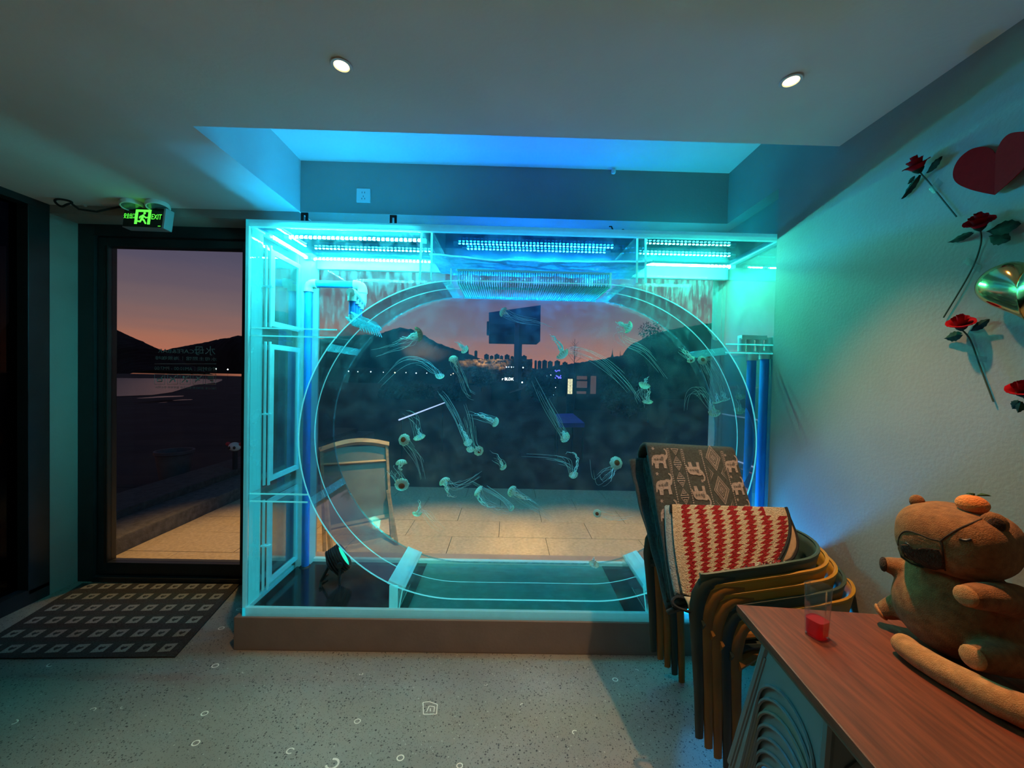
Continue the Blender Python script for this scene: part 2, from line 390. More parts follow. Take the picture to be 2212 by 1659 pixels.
MB().box((-2.70, 2.63, .04), (-1.80, 2.70, .122), bev=.005).build('bottom_rail', M_black, door)
for x in (-2.706, -2.694): MB().box((x-.003, 2.624, .122), (x+.003, 2.632, 2.265)).build('gasket', M_rubber, door)
glass = MB().box((-2.70, 2.66, .122), (-1.80, 2.668, 2.265)).build('glass_pane', M_glass, door)
M_decal = mat('decal_grey', (.30, .31, .32), .7, var=.05)
def decal(body, px, py, size_px, width_px=None, ext=.0012):
    p = at_y(px, py, 2.668); s = 2.668/FPX
    me = text_mesh(body, size_px*s)
    if width_px:
        xs = [v.co.x for v in me.vertices]; k = width_px*s/(max(xs)-min(xs))
        for v in me.vertices: v.co.x *= k
    me.materials.append(M_decal)
    o = link('lettering', me, door)
    o.matrix_basis = Matrix.Translation((p.x, 2.670, p.z)) @ Matrix(((-1, 0, 0, 0), (0, 0, 1, 0), (0, 1, 0, 0), (0, 0, 0, 1)))
    return o
decal('水母', 442, 759, 21, 44); decal('CAFE&BAR', 380, 759, 12, 76)
decal('水母主题馆｜海景咖啡', 401, 775, 8.5, 130); decal('营业时间｜AM10:00 - PM7:00', 401, 797, 10, 132)
decal('扫码点单 请勿吸烟 禁止外带 禁带宠物 禁止明火', 401, 838, 5.5, 130)
def dbar(pts, wpx=1.0):
    mb = MB(); s = 2.668/FPX
    for a, b_ in pts:
        A = at_y(a[0], a[1], 2.6695); B = at_y(b_[0], b_[1], 2.6695); mb.tube([A, B], wpx*s*.5, 4)
    return mb
dbar([((334, 786), (467, 786))], 1).build('rule_line', M_decal, door)
for i, cx in enumerate((345, 373, 400, 428, 455)):
    q = 11; y0 = 819
    L = [((cx-q, y0-q), (cx+q, y0-q)), ((cx+q, y0-q), (cx+q, y0+q)), ((cx+q, y0+q), (cx-q, y0+q)), ((cx-q, y0+q), (cx-q, y0-q))]
    ic = [[((cx-5, y0-1), (cx+5, y0-1)), ((cx-5, y0+5), (cx+5, y0+5)), ((cx-5, y0-1), (cx-5, y0+5)), ((cx+5, y0-1), (cx+5, y0+5)), ((cx+2, y0-2), (cx+7, y0-7))],
          [((cx-6, y0-4), (cx+5, y0+2)), ((cx-5, y0+6), (cx-3, y0)), ((cx+5, y0+6), (cx+4, y0)), ((cx+7, y0-7), (cx-7, y0+7))],
          [((cx-6, y0-4), (cx-1, y0-4)), ((cx-4, y0-7), (cx-4, y0-1)), ((cx+2, y0-5), (cx+7, y0-5)), ((cx+7, y0-7), (cx-7, y0+7)), ((cx+2, y0+4), (cx+6, y0+4)), ((cx+4, y0+1), (cx+4, y0+7))],
          [((cx-7, y0+2), (cx+4, y0+2)), ((cx-4, y0-5), (cx, y0-3)), ((cx, y0-3), (cx-2, y0)), ((cx+7, y0-7), (cx-7, y0+7))],
          [((cx-6, y0-6), (cx+6, y0-6)), ((cx-6, y0-3), (cx+6, y0-3)), ((cx-6, y0), (cx+6, y0)), ((cx-1, y0+3), (cx+6, y0+3)), ((cx+1, y0+6), (cx+6, y0+6))]][i]
    mb = dbar(L, .9); o_ = dbar(ic, 2.2); mb.add(o_.v, o_.f); mb.build('notice_icon', M_decal, door)

# exit sign with its two lamps and cable
M_sblack = mat('sign_black', (.004, .006, .004), .25); M_sgreen = glow('sign_green', (.10, 1.0, .06), 1.6); M_alu = mat('sign_casing', (.50, .56, .62), .35, metal=.4, var=.04)
es = thing('exit_sign', (-2.22, 2.40, 2.31), 'lit green running man exit sign above the glass door', 'sign')
smx = Matrix.Translation((-2.222, 2.405, 2.362)) @ Matrix.Rotation(R(3), 4, 'Y') @ Matrix.Rotation(R(-7), 4, 'Z') @ Matrix.Rotation(R(-4), 4, 'X')
MB().box((-.142, -.022, -.063), (.142, .03, .063), mtx=smx, bev=.004).build('casing', M_alu, es)
MB().box((-.137, -.0245, -.058), (.128, -.0215, .058), mtx=smx).build('face', M_sblack, es)
def sgn(poly, d=.001): return MB().prism(poly, d, mtx=smx @ Matrix(((1, 0, 0, 0), (0, 0, -1, -.0246), (0, 1, 0, 0), (0, 0, 0, 1))))
mb = MB()
for x0, z0, x1, z1 in ((-.058, -.042, -.040, .048), (.030, -.042, .048, .048), (-.040, .034, .030, .048)): o_ = sgn([(x0, z0), (x1, z0), (x1, z1), (x0, z1)]); mb.add(o_.v, o_.f)
mb.build('door_symbol', M_sgreen, es)
def limb(a, b_, r):
    a = Vector(a); b_ = Vector(b_); d = (b_-a).normalized(); n_ = Vector((-d.y, d.x)); pl = []
    for k in range(9): q = -PI/2+PI*k/8; v = b_+(d*math.cos(q)+n_*math.sin(q))*r; pl.append((v.x, v.y))
    for k in range(9): q = PI/2+PI*k/8; v = a+(d*math.cos(q)+n_*math.sin(q))*r; pl.append((v.x, v.y))
    return sgn(pl, .0012)
mb = MB()
for a, b_, r in (((.004, .026), (.004, .0261), .0075), ((-.004, .010), (-.010, -.008), .008), ((-.004, .012), (-.024, .004), .004), ((-.024, .004), (-.026, -.004), .0035), ((0, .010), (.016, -.002), .004), ((.016, -.002), (.026, .0), .0035),
                 ((-.008, -.010), (.006, -.018), .0055), ((.006, -.018), (.018, -.036), .0048), ((-.011, -.010), (-.020, -.026), .0055), ((-.020, -.026), (-.036, -.024), .0045)):
    o_ = limb(a, b_, r); mb.add(o_.v, o_.f)
mb.build('running_man', M_sgreen, es)
for body, x, sz, sxx in (('安全出口', -.097, .036, .55), ('EXIT', .088, .046, .75)):
    me = text_mesh(body, sz, sx=sxx); me.materials.append(M_sgreen); o = link('lettering', me, es)
    o.matrix_basis = smx @ Matrix(((1, 0, 0, x), (0, 0, -1, -.0256), (0, 1, 0, .004), (0, 0, 0, 1)))
sgn([(.105, -.052), (.122, -.052), (.122, -.049), (.105, -.049)]).build('small_print', M_sgreen, es)
M_lens = mat('lamp_lens', (.12, .16, .16), .15)
for px, py, lab in ((286, 441, 'round white emergency lamp left of its twin over the exit sign'), (341, 440, 'round white emergency lamp with green reflection over the exit sign')):
    p = at_y(px, py, 2.375); p.z = min(p.z, H-.022); lm = thing('emergency_lamp', p, lab, 'lamp', 'emergency lamps over the exit sign')
    mx = Matrix.Translation(p) @ Matrix.Rotation(R(172), 4, 'X') @ Matrix.Rotation(R(9), 4, 'Y')
    MB().lathe([(.045, -.02), (.058, -.012), (.060, .004), (.056, .012), (.050, .012), (.049, .006)], 28, mtx=mx).build('housing', M_white, lm, smooth=True)
    MB().lathe([(.049, .005), (.0485, .009), (.03, .0095), (.0, .010)], 28, mtx=mx, cap=False).build('lens', M_lens, lm, smooth=True)
    MB().tube([mx @ Vector((0, 0, -.012)), (p.x, p.y, H)], .03, 14).build('bracket', M_white, lm)
mb = MB(); c0 = at_y(137, 437, 2.36)
pts = [c0+Vector((.045*math.cos(q), .012*math.sin(q*2), .020*math.sin(q)-.004)) for q in [k*2*PI/20 for k in range(21)]]
c1 = at_y(290, 446, 2.44)
def chain_early(L): return [a.lerp(b_, k/4) for a, b_ in zip(L, L[1:]) for k in range(4)]+[L[-1]]
pts += [c0+Vector((.07, .02, -.03)), c0+Vector((.16, .035, -.036)), Vector((c1.x-.1, 2.444, c1.z-.005)), c1, Vector((-2.25, 2.44, 2.42))]
mb.tube(pts[:21]+chain_early(pts[21:]), .006, 8); cab = mb.build('power_cable', M_rubber, smooth=True, label='black cable looped under the ceiling and running to the exit sign', cat='cable')
p = at_y(160, 437, 2.42); MB().tube([p+Vector((-.03, .02, .025)), p+Vector((.05, .02, -.012))], .008, 8).build('cable_clip', M_white, cab)

# wall socket on the beam, small sensor
p = at_y(786, 423.5, YF); so = thing('wall_socket', (p.x, YF, p.z), 'white wall socket on the beam above the tank', 'socket')
MB().box((p.x-.043, YF-.009, p.z-.043), (p.x+.043, YF, p.z+.043), bev=.003).build('face_plate', M_white, so)
mb = MB()
for dx, dz in ((-.008, .018), (.008, .018), (0, -.006), (-.009, -.02), (.009, -.02)): mb.box((p.x+dx-.0015, YF-.0095, p.z+dz-.005), (p.x+dx+.0015, YF-.0085, p.z+dz+.005))
mb.build('slots', M_blackm, so)
p = at_y(1325, 371, YF-.02); se = thing('ceiling_sensor', (p.x, YF-.02, p.z), 'tiny white sensor knob at the top of the beam', 'sensor')
MB().lathe([(.010, 0), (.014, .008), (.014, .022), (.008, .028)], 14, mtx=Matrix.Translation((p.x, YF-.025, p.z-.014))).build('body', M_white, se, smooth=True)
MB().box((p.x-.008, YF-.02, p.z-.004), (p.x+.008, YF, p.z+.012)).build('mount', M_white, se)

# recessed ceiling lamps
M_bulb = glow('lamp_glow', (1.0, .72, .36), 9.0); M_cup_in = mat('lamp_reflector', (.85, .72, .5), .3)
def downlight(x, y, lab, seen=True):
    d = thing('recessed_lamp', (x, y, H), lab, 'lamp', 'recessed ceiling lamps')
    mx = Matrix.Translation((x, y, H))
    MB().lathe([(.0235, .0), (.0325, -.002), (.034, -.004), (.0325, -.006), (.0245, -.005), (.0235, .0)], 32, mtx=mx, cap=False).build('rim', M_white, d, smooth=True)
    MB().lathe([(.0238, -.004), (.022, -.0015)], 32, mtx=mx, cap=False).build('reflector', M_cup_in, d, smooth=True)
    MB().lathe([(.0, -.0025), (.023, -.0022), (.023, -.0012), (0, -.001)], 24, mtx=mx, cap=False).build('bulb', M_bulb, d)
    s_ = spot('lamp_light', (x, y, H-.012), (x, y, 0), DOWN_POWER, DOWN_COL, 74, 1.0, .022, d)
downlight(-.562, 1.281, 'warm recessed lamp in the ceiling left of the other one')
downlight(.919, 1.282, 'warm recessed lamp in the ceiling above chairs and table')
for x, y in ((-.562, -.55), (.919, -.55), (-1.9, -.55), (-1.9, -2.2), (-.562, -2.2), (.919, -2.2)): downlight(x, y, 'unseen warm recessed lamp behind the viewpoint, '+('first' if y > -1 else 'second')+' row, '+('by the rose wall' if x > 0 else 'middle' if x > -1 else 'by the dark window'))  # unseen ceiling lamps, added to warm the room with bounced light

# doormat
def mpt(u, v):
    FL, FR, BR, BL = Vector((-2.66, 1.895, 0)), Vector((-1.635, 1.926, 0)), Vector((-1.775, 2.60, 0)), Vector((-2.80, 2.575, 0))
    return (FL*(1-u)+FR*u)*(1-v)+(BL*(1-u)+BR*u)*v
M_mat = mat('mat_brown', (.045, .042, .040), .95, var=.3, scale=180, bump=.5, bscale=400); M_matg = mat('mat_field', (.040, .050, .046), .95, var=.3, scale=180, bump=.5, bscale=400)
M_heart = mat('mat_square', (.27, .27, .24), .95, var=.25, scale=220)
mtop = .008
mb = MB(); mb.grid(lambda u, v: mpt(u, v)+Vector((0, 0, mtop)), 26, 18, mfn=lambda u, v: 1 if (.12 < v < .86 and .07 < u < .94 and (int(v*12) % 2 == 1)) else 0)
for (a, b_) in (((0, 0), (1, 0)), ((1, 0), (1, 1)), ((1, 1), (0, 1)), ((0, 1), (0, 0))):
    A, B = mpt(*a), mpt(*b_); mb.add([A, B, B+Vector((0, 0, mtop)), A+Vector((0, 0, mtop))], [(0, 1, 2, 3)])
mt = thing('doormat', (-2.2, 2.25, 0), 'dark brown doormat with rows of pale heart squares before the glass door', 'doormat')
mb.build('pile', [M_mat, M_matg], mt)
def heartpoly(n=20, s=1.0):
    return [(s*16*math.sin(t)**3/16, s*(13*math.cos(t)-5*math.cos(2*t)-2*math.cos(3*t)-math.cos(4*t))/16) for t in [2*PI*k/n for k in range(n)]]
hp = heartpoly(16)
vs_row = [.945, .775, .60, .43, .262, .092]
cell = None
for j, v in enumerate(vs_row):
    for i in range(9):
        u = .075+i*.1065
        if u > .97: continue
        c = mpt(u, v); ex = (mpt(u+.01, v)-c).normalized(); ey = (mpt(u, v+.01)-c).normalized()
        if cell is None:
            q = .030; bm = bmesh.new()
            inner = [bm.verts.new((x*.016, y*.016, 0)) for x, y in hp]
            n_ = len(hp); outer = []
            for k in range(n_):
                a_ = ((k/n_*8) % 8); sd_, f_ = int((a_+1)//2) % 4, ((a_+1) % 2)-1
                outer.append(bm.verts.new({0: (f_*q, q, 0), 1: (q, -f_*q, 0), 2: (-f_*q, -q, 0), 3: (-q, f_*q, 0)}[sd_]))
            for k in range(n_): bm.faces.new((outer[k], outer[(k+1) % n_], inner[(k+1) % n_], inner[k]))
            cell = bpy.data.meshes.new('heart_square'); bm.to_mesh(cell); bm.free(); cell.materials.append(M_heart)
        o = link('heart_square', cell, mt)
        mxx = Matrix(((ex.x, ey.x, 0, c.x), (ex.y, ey.y, 0, c.y), (0, 0, 1, mtop+.0008), (0, 0, 0, 1))); o.matrix_basis = mxx

# ================================================================== TANK
TX0, TX1, TY0, TY1, TZ0, TZ1 = -1.35, 1.44, 2.0, 2.56, .172, 2.222
tank = thing('jellyfish_tank', (.05, 2.28, TZ0), 'large clear acrylic jellyfish tank glowing cyan on the low plinth', 'aquarium')
def tb(name, lo, hi, m, bev=0., **k): return MB().box(lo, hi, bev=bev).build(name, m, tank, **k)
th = .012
tb('front_pane', (TX0+.02, TY0+.004, TZ0+.02), (TX1-.004, TY0+.010, TZ1-.02), M_pane)
tb('back_pane', (TX0+.02, TY1-.012, TZ0+.02), (TX1-.02, TY1-.004, TZ1-.02), M_pane)
tb('left_pane', (TX0+.004, TY0+.03, TZ0+.02), (TX0+.010, TY1-.02, TZ1-.02), M_side)
tb('right_pane', (TX1-.010, TY0+.03, TZ0+.02), (TX1-.004, TY1-.02, TZ1-.02), M_side)
M_lid = thin('lid_light_filter', (.20, .36, .50), film=.12, filmc=(.4, .8, .95), base=.03, nscale=5, ior=1.3, rmax=.5)  # lid tint added to dim and blue the light reaching the ceiling bay
tb('top_pane', (TX0+.02, TY0+.02, TZ1-.022), (TX1-.02, TY1-.02, TZ1-.014), M_lid)
M_base = mat('base_black', (.012, .016, .018), .12, var=.2)
tb('base_plate', (TX0+.03, TY0+.03, TZ0), (-.50, TY1-.03, TZ0+.03), M_base)
tb('base_plate', (.66, TY0+.03, TZ0), (TX1-.03, TY1-.03, TZ0+.03), M_base)
M_basec = thin('base_clear', (.5, .8, .8), film=.6, filmc=(.16, .62, .56), base=.45, ior=1.4)
tb('base_plate', (-.50, TY0+.03, TZ0), (.66, TY1-.03, TZ0+.028), M_basec)
# frame bars with an added edge glow
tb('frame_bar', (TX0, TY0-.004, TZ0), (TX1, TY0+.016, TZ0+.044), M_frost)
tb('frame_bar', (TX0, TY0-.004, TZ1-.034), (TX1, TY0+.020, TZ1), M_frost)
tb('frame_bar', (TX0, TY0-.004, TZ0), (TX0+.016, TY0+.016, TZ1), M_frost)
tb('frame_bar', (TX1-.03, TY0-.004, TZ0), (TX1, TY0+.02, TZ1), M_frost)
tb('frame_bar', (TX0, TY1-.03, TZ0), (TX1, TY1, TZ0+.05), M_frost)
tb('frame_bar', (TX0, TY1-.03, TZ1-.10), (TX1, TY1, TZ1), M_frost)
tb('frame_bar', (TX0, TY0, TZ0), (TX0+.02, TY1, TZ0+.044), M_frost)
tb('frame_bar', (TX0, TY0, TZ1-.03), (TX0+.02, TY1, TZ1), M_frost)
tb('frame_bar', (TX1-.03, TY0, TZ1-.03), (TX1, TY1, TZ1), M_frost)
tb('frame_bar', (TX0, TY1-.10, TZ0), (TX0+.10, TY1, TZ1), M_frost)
# front-left edge wall : broad edge with an added glow
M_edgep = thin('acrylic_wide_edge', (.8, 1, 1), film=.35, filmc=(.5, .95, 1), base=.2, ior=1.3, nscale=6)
edge_glow(M_edgep, (.04, .62, .72), .12)
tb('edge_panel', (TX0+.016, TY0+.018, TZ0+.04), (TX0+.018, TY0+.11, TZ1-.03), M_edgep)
# three framed hatches in the left side
SX = TX0+.03
zs = [(.255, .735), (.835, 1.60), (1.70, 2.12)]
for z0, z1 in zs:
    h_ = MB(); y0, y1, wd = TY0+.15, TY1-.11, .028
    h_.box((SX, y0, z0), (SX+.012, y0+wd, z1)); h_.box((SX, y1-wd, z0), (SX+.012, y1, z1))
    h_.box((SX, y0+wd, z0), (SX+.012, y1-wd, z0+wd)); h_.box((SX, y0+wd, z1-wd), (SX+.012, y1-wd, z1))
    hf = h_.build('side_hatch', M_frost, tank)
    MB().box((SX+.004, y0+wd, z0+wd), (SX+.008, y1-wd, z1-wd)).build('hatch_pane', M_side, hf)
    for q in (0, .022): tb('side_rib', (SX+q, TY0+.105+q*.2, z0-.01), (SX+q+.008, TY0+.118+q*.2, z1+.01), M_frost)
    tb('hinge', (SX-.004, TY0+.098, (z0+z1)/2-.006), (SX+.042, TY0+.124, (z0+z1)/2+.002), M_frost)
for z in (.765, .805, 1.63, 1.67):
    tb('shelf', (TX0+.02, TY0+.02, z), (-.89 if z > .81 else -1.03, TY0+.40, z+.006), M_pane)
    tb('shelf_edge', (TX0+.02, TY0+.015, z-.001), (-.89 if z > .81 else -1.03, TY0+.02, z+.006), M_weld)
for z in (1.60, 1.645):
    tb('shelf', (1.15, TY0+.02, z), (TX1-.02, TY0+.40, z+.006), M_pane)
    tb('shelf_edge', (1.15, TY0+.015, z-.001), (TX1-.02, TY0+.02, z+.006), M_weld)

# drum : stadium section, in curved pieces joined by welded strips
DC, DR, DS = Vector((.125, 0, 1.105)), .842, .367
DY0, DYM, DY1 = 2.022, 2.185, 2.425
per = 4*DS+2*PI*DR
def drum(tt, r=DR):
    """point of the outline at arc length fraction tt, counter-clockwise seen from the room, from the middle of the right bend"""
    s_ = (tt % 1.0)*per; q = PI*DR/2
    if s_ < q: a = s_/DR; return Vector((DC.x+DS+r*math.cos(a), 0, DC.z+r*math.sin(a)))
    s_ -= q
    if s_ < 2*DS: return Vector((DC.x+DS-s_, 0, DC.z+r))
    s_ -= 2*DS
    if s_ < 2*q: a = PI/2+s_/DR; return Vector((DC.x-DS+r*math.cos(a), 0, DC.z+r*math.sin(a)))
    s_ -= 2*q
    if s_ < 2*DS: return Vector((DC.x-DS+s_, 0, DC.z-r))
    s_ -= 2*DS; a = -PI/2+s_/DR
    return Vector((DC.x+DS+r*math.cos(a), 0, DC.z+r*math.sin(a)))
def seg(t0, t1, y0, y1, r0, r1, n=40):
    mb = MB(); vs = []; fs = []
    for i in range(n+1):
        t_ = t0+(t1-t0)*i/n
        for r_, y in ((r0, y0), (r1, y0), (r1, y1), (r0, y1)):
            p = drum(t_, r_); vs.append((p.x, y, p.z))
    for i in range(n):
        for k in range(4): fs.append((i*4+k, i*4+(k+1) % 4, (i+1)*4+(k+1) % 4, (i+1)*4+k))
    fs.append((3, 2, 1, 0)); fs.append((n*4, n*4+1, n*4+2, n*4+3))
    return mb.add(vs, fs)
def sheet(t0, t1, n=48):
    def f_(u, v): p = drum(t0+(t1-t0)*u, DR-.004); return (p.x, DY0+(DY1-DY0)*v, p.z)
    return MB().grid(f_, n, 4)
def t_of(px, py, Y=DY0):
    p = at_y(px, py, Y); best = min(range(1000), key=lambda k: (drum(k/1000)-Vector((p.x, 0, p.z))).length); return best/1000
joints = [t_of(1586, 745), t_of(1345, 610), t_of(965, 605), t_of(760, 690), t_of(700, 745), t_of(668, 1085), t_of(858, 1262), t_of(1408, 1262)]
for i, a in enumerate(joints):
    b_ = joints[(i+1) % len(joints)]
    if b_ < a: b_ += 1
    if i == 1: continue      # open top: the overflow comb sits here
    sheet(a+.003, b_-.003).build('drum_segment', M_drumb if i == 6 else M_drum, tank, smooth=True)
M_joint = thin('joint_acrylic', (.75, .95, 1), film=.45, filmc=(.4, .85, .95), base=.12, ior=1.3, nscale=30, rmax=.5)
for a in joints:
    wd = .0072 if a in joints[-2:] else .0030
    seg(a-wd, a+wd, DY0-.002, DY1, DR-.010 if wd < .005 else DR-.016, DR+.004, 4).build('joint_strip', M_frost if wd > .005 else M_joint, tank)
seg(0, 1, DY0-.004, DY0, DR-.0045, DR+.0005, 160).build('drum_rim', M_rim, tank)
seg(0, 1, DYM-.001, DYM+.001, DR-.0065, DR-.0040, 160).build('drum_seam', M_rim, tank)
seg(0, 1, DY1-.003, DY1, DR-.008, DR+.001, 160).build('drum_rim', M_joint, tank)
def disc(y, r): 
    n = 96; mb = MB(); mb.add([(p.x, y, p.z) for p in (drum(k/n, r) for k in range(n))], [tuple(range(n))]); return mb
disc(DY1-.001, DR-.01).build('drum_back_pane', M_haze, tank)
disc(DY0+.004, DR-.006).build('drum_front_pane', M_pane, tank)
# stained corner sheets outside the drum
for t0, t1, cxx in ((0.035, 0.25*2*PI*DR/per, TX1-.06), (2*DS/per+.25*2*PI*DR/per, .5-.035, TX0+.12)):
    arc = [drum(t0+(t1-t0)*k/24, DR+.006) for k in range(25)]
    if cxx > 0: poly = [(p.x, p.z) for p in arc]+[(arc[-1].x, TZ1-.11), (cxx, TZ1-.11), (cxx, arc[0].z)]
    else: poly = [(p.x, p.z) for p in arc]+[(cxx, arc[-1].z), (cxx, TZ1-.11), (arc[0].x, TZ1-.11)]
    mb = MB(); n_ = len(poly); mb.add([(x, TY1-.03, z) for x, z in poly], [tuple(range(n_))]); mb.build('corner_sheet', M_stain, tank)
# water inside the drum
n = 96; mb = MB(); vs = []
for y in (DYM-.15, DY1-.006): vs += [(p.x, y, min(p.z, 1.925)) for p in (drum(k/n, DR-.015) for k in range(n))]
fs = [tuple(range(n-1, -1, -1)), tuple(range(n, 2*n))]+[(i, (i+1) % n, n+(i+1) % n, n+i) for i in range(n)]
mb.add(vs, fs)
mw = bpy.data.materials.new('tank_water'); mw.use_nodes = True; t = mw.node_tree; t.nodes.clear()
vsn = N(t, 'ShaderNodeVolumeScatter', ins={0: (.25, .75, 1, 1), 'Density': .085, 'Anisotropy': .35}); o_ = N(t, 'ShaderNodeOutputMaterial')
tr = N(t, 'ShaderNodeBsdfTransparent', ins={0: (1, 1, 1, 1)}); t.links.new(tr.outputs[0], o_.inputs[0]); t.links.new(vsn.outputs[0], o_.inputs['Volume'])
mb.build('water', mw, tank)

# fins that carry the drum
def fin(a, b_, y0=TY0+.02, y1=DY1, t_=.010, edge=.006):
    a = Vector((a[0], 0, a[1])); b_ = Vector((b_[0], 0, b_[1])); d = (b_-a).normalized(); n_ = Vector((-d.z, 0, d.x))*t_/2
    mb = MB(); q = [a+n_, b_+n_, b_-n_, a-n_]
    mb.add([(v.x, y0, v.z) for v in q]+[(v.x, y1, v.z) for v in q], [(0, 1, 2, 3), (7, 6, 5, 4), (0, 4, 5, 1), (1, 5, 6, 2), (2, 6, 7, 3), (3, 7, 4, 0)])
    f_ = mb.build('support_fin', M_side, tank)
    mb = MB(); mb.add([(v.x, y0-.004, v.z) for v in q]+[(v.x, y0, v.z) for v in q], [(0, 1, 2, 3), (7, 6, 5, 4), (0, 4, 5, 1), (1, 5, 6, 2), (2, 6, 7, 3), (3, 7, 4, 0)])
    mb.build('fin_edge', M_weld, f_)
def P2(px, py, Y=TY0+.03): p = at_y(px, py, Y); return (p.x, p.z)
for px0, px1 in ((912, 908), (934, 932)): fin(P2(px0, 500), P2(px1, 606))
for px0, px1 in ((1375, 1374), (1393, 1393)): fin(P2(px0, 512), P2(px1, 612))
for (a, b_) in (((852, 1262), (852, 1310)), ((1408, 1262), (1408, 1312))):
    f0 = P2(*a); fin((f0[0], f0[1]), (f0[0], TZ0+.04), t_=.045)
    fin((f0[0]+(.05 if a[0] < 1000 else -.05), f0[1]+.0), (f0[0]+(.03 if a[0] < 1000 else -.03), TZ0+.04), t_=.006)
# water chamber at the top and its rippled surface
def wsurf(u, v):
    x = -.42+u*1.17; y = TY0+.03+v*.38
    return (x, y, 2.075-.02*math.sin(u*PI)*(1-v)+.010*mnoise.noise(Vector((x*9, y*14, 0)))+.006*mnoise.noise(Vector((x*25, y*35, 4))))
M_surf = thin('water_surface', (.25, .62, .85), film=.75, filmc=(.20, .62, .92), base=.50, ior=1.6, nscale=40, rough=.05)
MB().grid(wsurf, 60, 26).build('water_surface', M_surf, tank, smooth=True)
MB().tube([(wsurf(k/20, 0)[0], TY0+.028, wsurf(k/20, 0)[2]+.004) for k in range(21)], .005, 6).build('water_line', M_weld, tank)
tb('chamber_pane', (-.46, DY1-.06, 1.90), (.79, DY1-.055, 2.09), M_side)
# overflow comb
g = MB(); zc = DC.z+DR
xa, xb = joints[1], joints[2]; A_, B_ = drum(joints[2]).x+.06, drum(joints[1]).x-.06
ns = 66
for i in range(ns):
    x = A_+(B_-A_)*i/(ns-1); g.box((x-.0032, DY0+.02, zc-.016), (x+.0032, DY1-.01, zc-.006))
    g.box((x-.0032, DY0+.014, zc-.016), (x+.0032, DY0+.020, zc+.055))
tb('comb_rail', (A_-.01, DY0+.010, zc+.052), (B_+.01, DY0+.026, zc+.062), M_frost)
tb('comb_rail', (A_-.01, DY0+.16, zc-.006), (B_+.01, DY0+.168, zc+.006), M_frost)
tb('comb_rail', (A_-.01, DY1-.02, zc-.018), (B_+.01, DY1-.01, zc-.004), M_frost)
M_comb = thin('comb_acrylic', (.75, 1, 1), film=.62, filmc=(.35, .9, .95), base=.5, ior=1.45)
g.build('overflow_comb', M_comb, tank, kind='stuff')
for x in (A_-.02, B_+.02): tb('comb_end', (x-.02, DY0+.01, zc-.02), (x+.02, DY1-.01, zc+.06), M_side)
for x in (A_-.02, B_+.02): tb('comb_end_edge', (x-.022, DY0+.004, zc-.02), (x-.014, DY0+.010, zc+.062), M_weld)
# light strips
def strip(x0, x1, y, z, colr, lab=None, power=1.0, along_y=False):
    if along_y:       # the same strip turned to run front to back
        before = set(bpy.data.objects); strip(x0, x1, y, z, colr, power=power); tm = Matrix.Rotation(PI/2, 4, 'Z')
        for o in set(bpy.data.objects)-before: o.data.transform(tm)
        return
    s_ = MB().box((x0, y-.012, z+.004), (x1, y+.012, z+.008)).build('light_strip', M_pane, tank)
    mb = MB(); k = int((x1-x0)/.0235)
    for i in range(k):
        x = x0+(i+.5)*(x1-x0)/k; mb.box((x-.006, y-.005, z-.001), (x+.006, y+.005, z+.004))
    mb.build('led_beads', glow('led_'+('%d' % len(bpy.data.materials)), colr, LED_POWER*power), s_, kind='stuff')
    for x in (x0-.012, x1+.012): MB().box((x-.014, y-.012, z-.008), (x+.014, y+.012, z+.012)).build('end_clip', M_frost, s_)
zt = 2.165
def sp2(px0, px1, py, colr, z=zt, power=1.0):
    a = at_z(px0, py, z); b_ = at_z(px1, py, z); strip(a.x, b_.x, a.y, z, colr, power=power)
a = at_z(605, 500, zt); b_ = at_z(903, 510, zt); strip(a.x, b_.x, 2.085, zt, LED_CYAN, power=1.7)
strip(-1.24, -.50, 2.47, zt, LED_CYAN)
strip(2.08, 2.44, 1.275, zt, LED_CYAN, power=1.3, along_y=True)  # strip added to brighten the pier and side panel at the left
strip(-.33, .66, 2.455, 2.115, LED_AZURE, power=1.2)
strip(-.28, .62, 2.49, 2.135, LED_AZURE, power=1.0)
strip(.80, 1.38, 2.40, zt, LED_TEAL); strip(.80, 1.32, 2.30, zt-.03, LED_TEAL)
# pipes on the left
def pipe(pts, r=.0225, nm='blue_pipe', m=None): return MB().tube(pts, r, 16).build(nm, m or M_blue, tank, smooth=True)
def elbow(c, d1, d2, r=.029, L=.04):
    c = Vector(c); d1 = Vector(d1); d2 = Vector(d2); pts = [c+d1*(L+.012), c+d1*L]
    for k in range(7): q = k/6; pts.append(c+d1*L*.9*(1-q)**2+d2*L*.9*q**2)
    pts += [c+d2*L, c+d2*(L+.012)]
    MB().tube(pts, [r*1.06, r*1.06]+[r]*7+[r*1.06, r*1.06], 16).build('pipe_elbow', M_fitting, tank, smooth=True)
YP = 2.46
c1 = at_y(667, 613, YP); c2 = at_y(783, 612, YP)
pipe([(c1.x, YP, TZ0+.03), (c1.x, YP, c1.z)]); elbow(c1, (1, 0, 0), (0, 0, -1)); pipe([c1, (c2.x, YP, c1.z)]); elbow((c2.x, YP, c1.z), (-1, 0, 0), (0, 0, -1))
MB().lathe([(.035, 0), (.030, .006), (.024, .008)], 16, mtx=Matrix.Translation((c1.x, YP, TZ0+.03))).build('pipe_flange', M_rubber, tank, smooth=True)
c3 = at_y(760, 632, 2.10)
pipe([(c2.x, YP, c1.z-.03), (c2.x, YP, c3.z+.01)], .026, 'pipe_coupling', M_fitting)
MB().tube([(c3.x-.004, 2.09, c3.z), (c3.x+.0, 2.12, c3.z), (c2.x, YP+.0, c3.z)], .024, 14).build('manifold', M_fitting, tank, smooth=True)
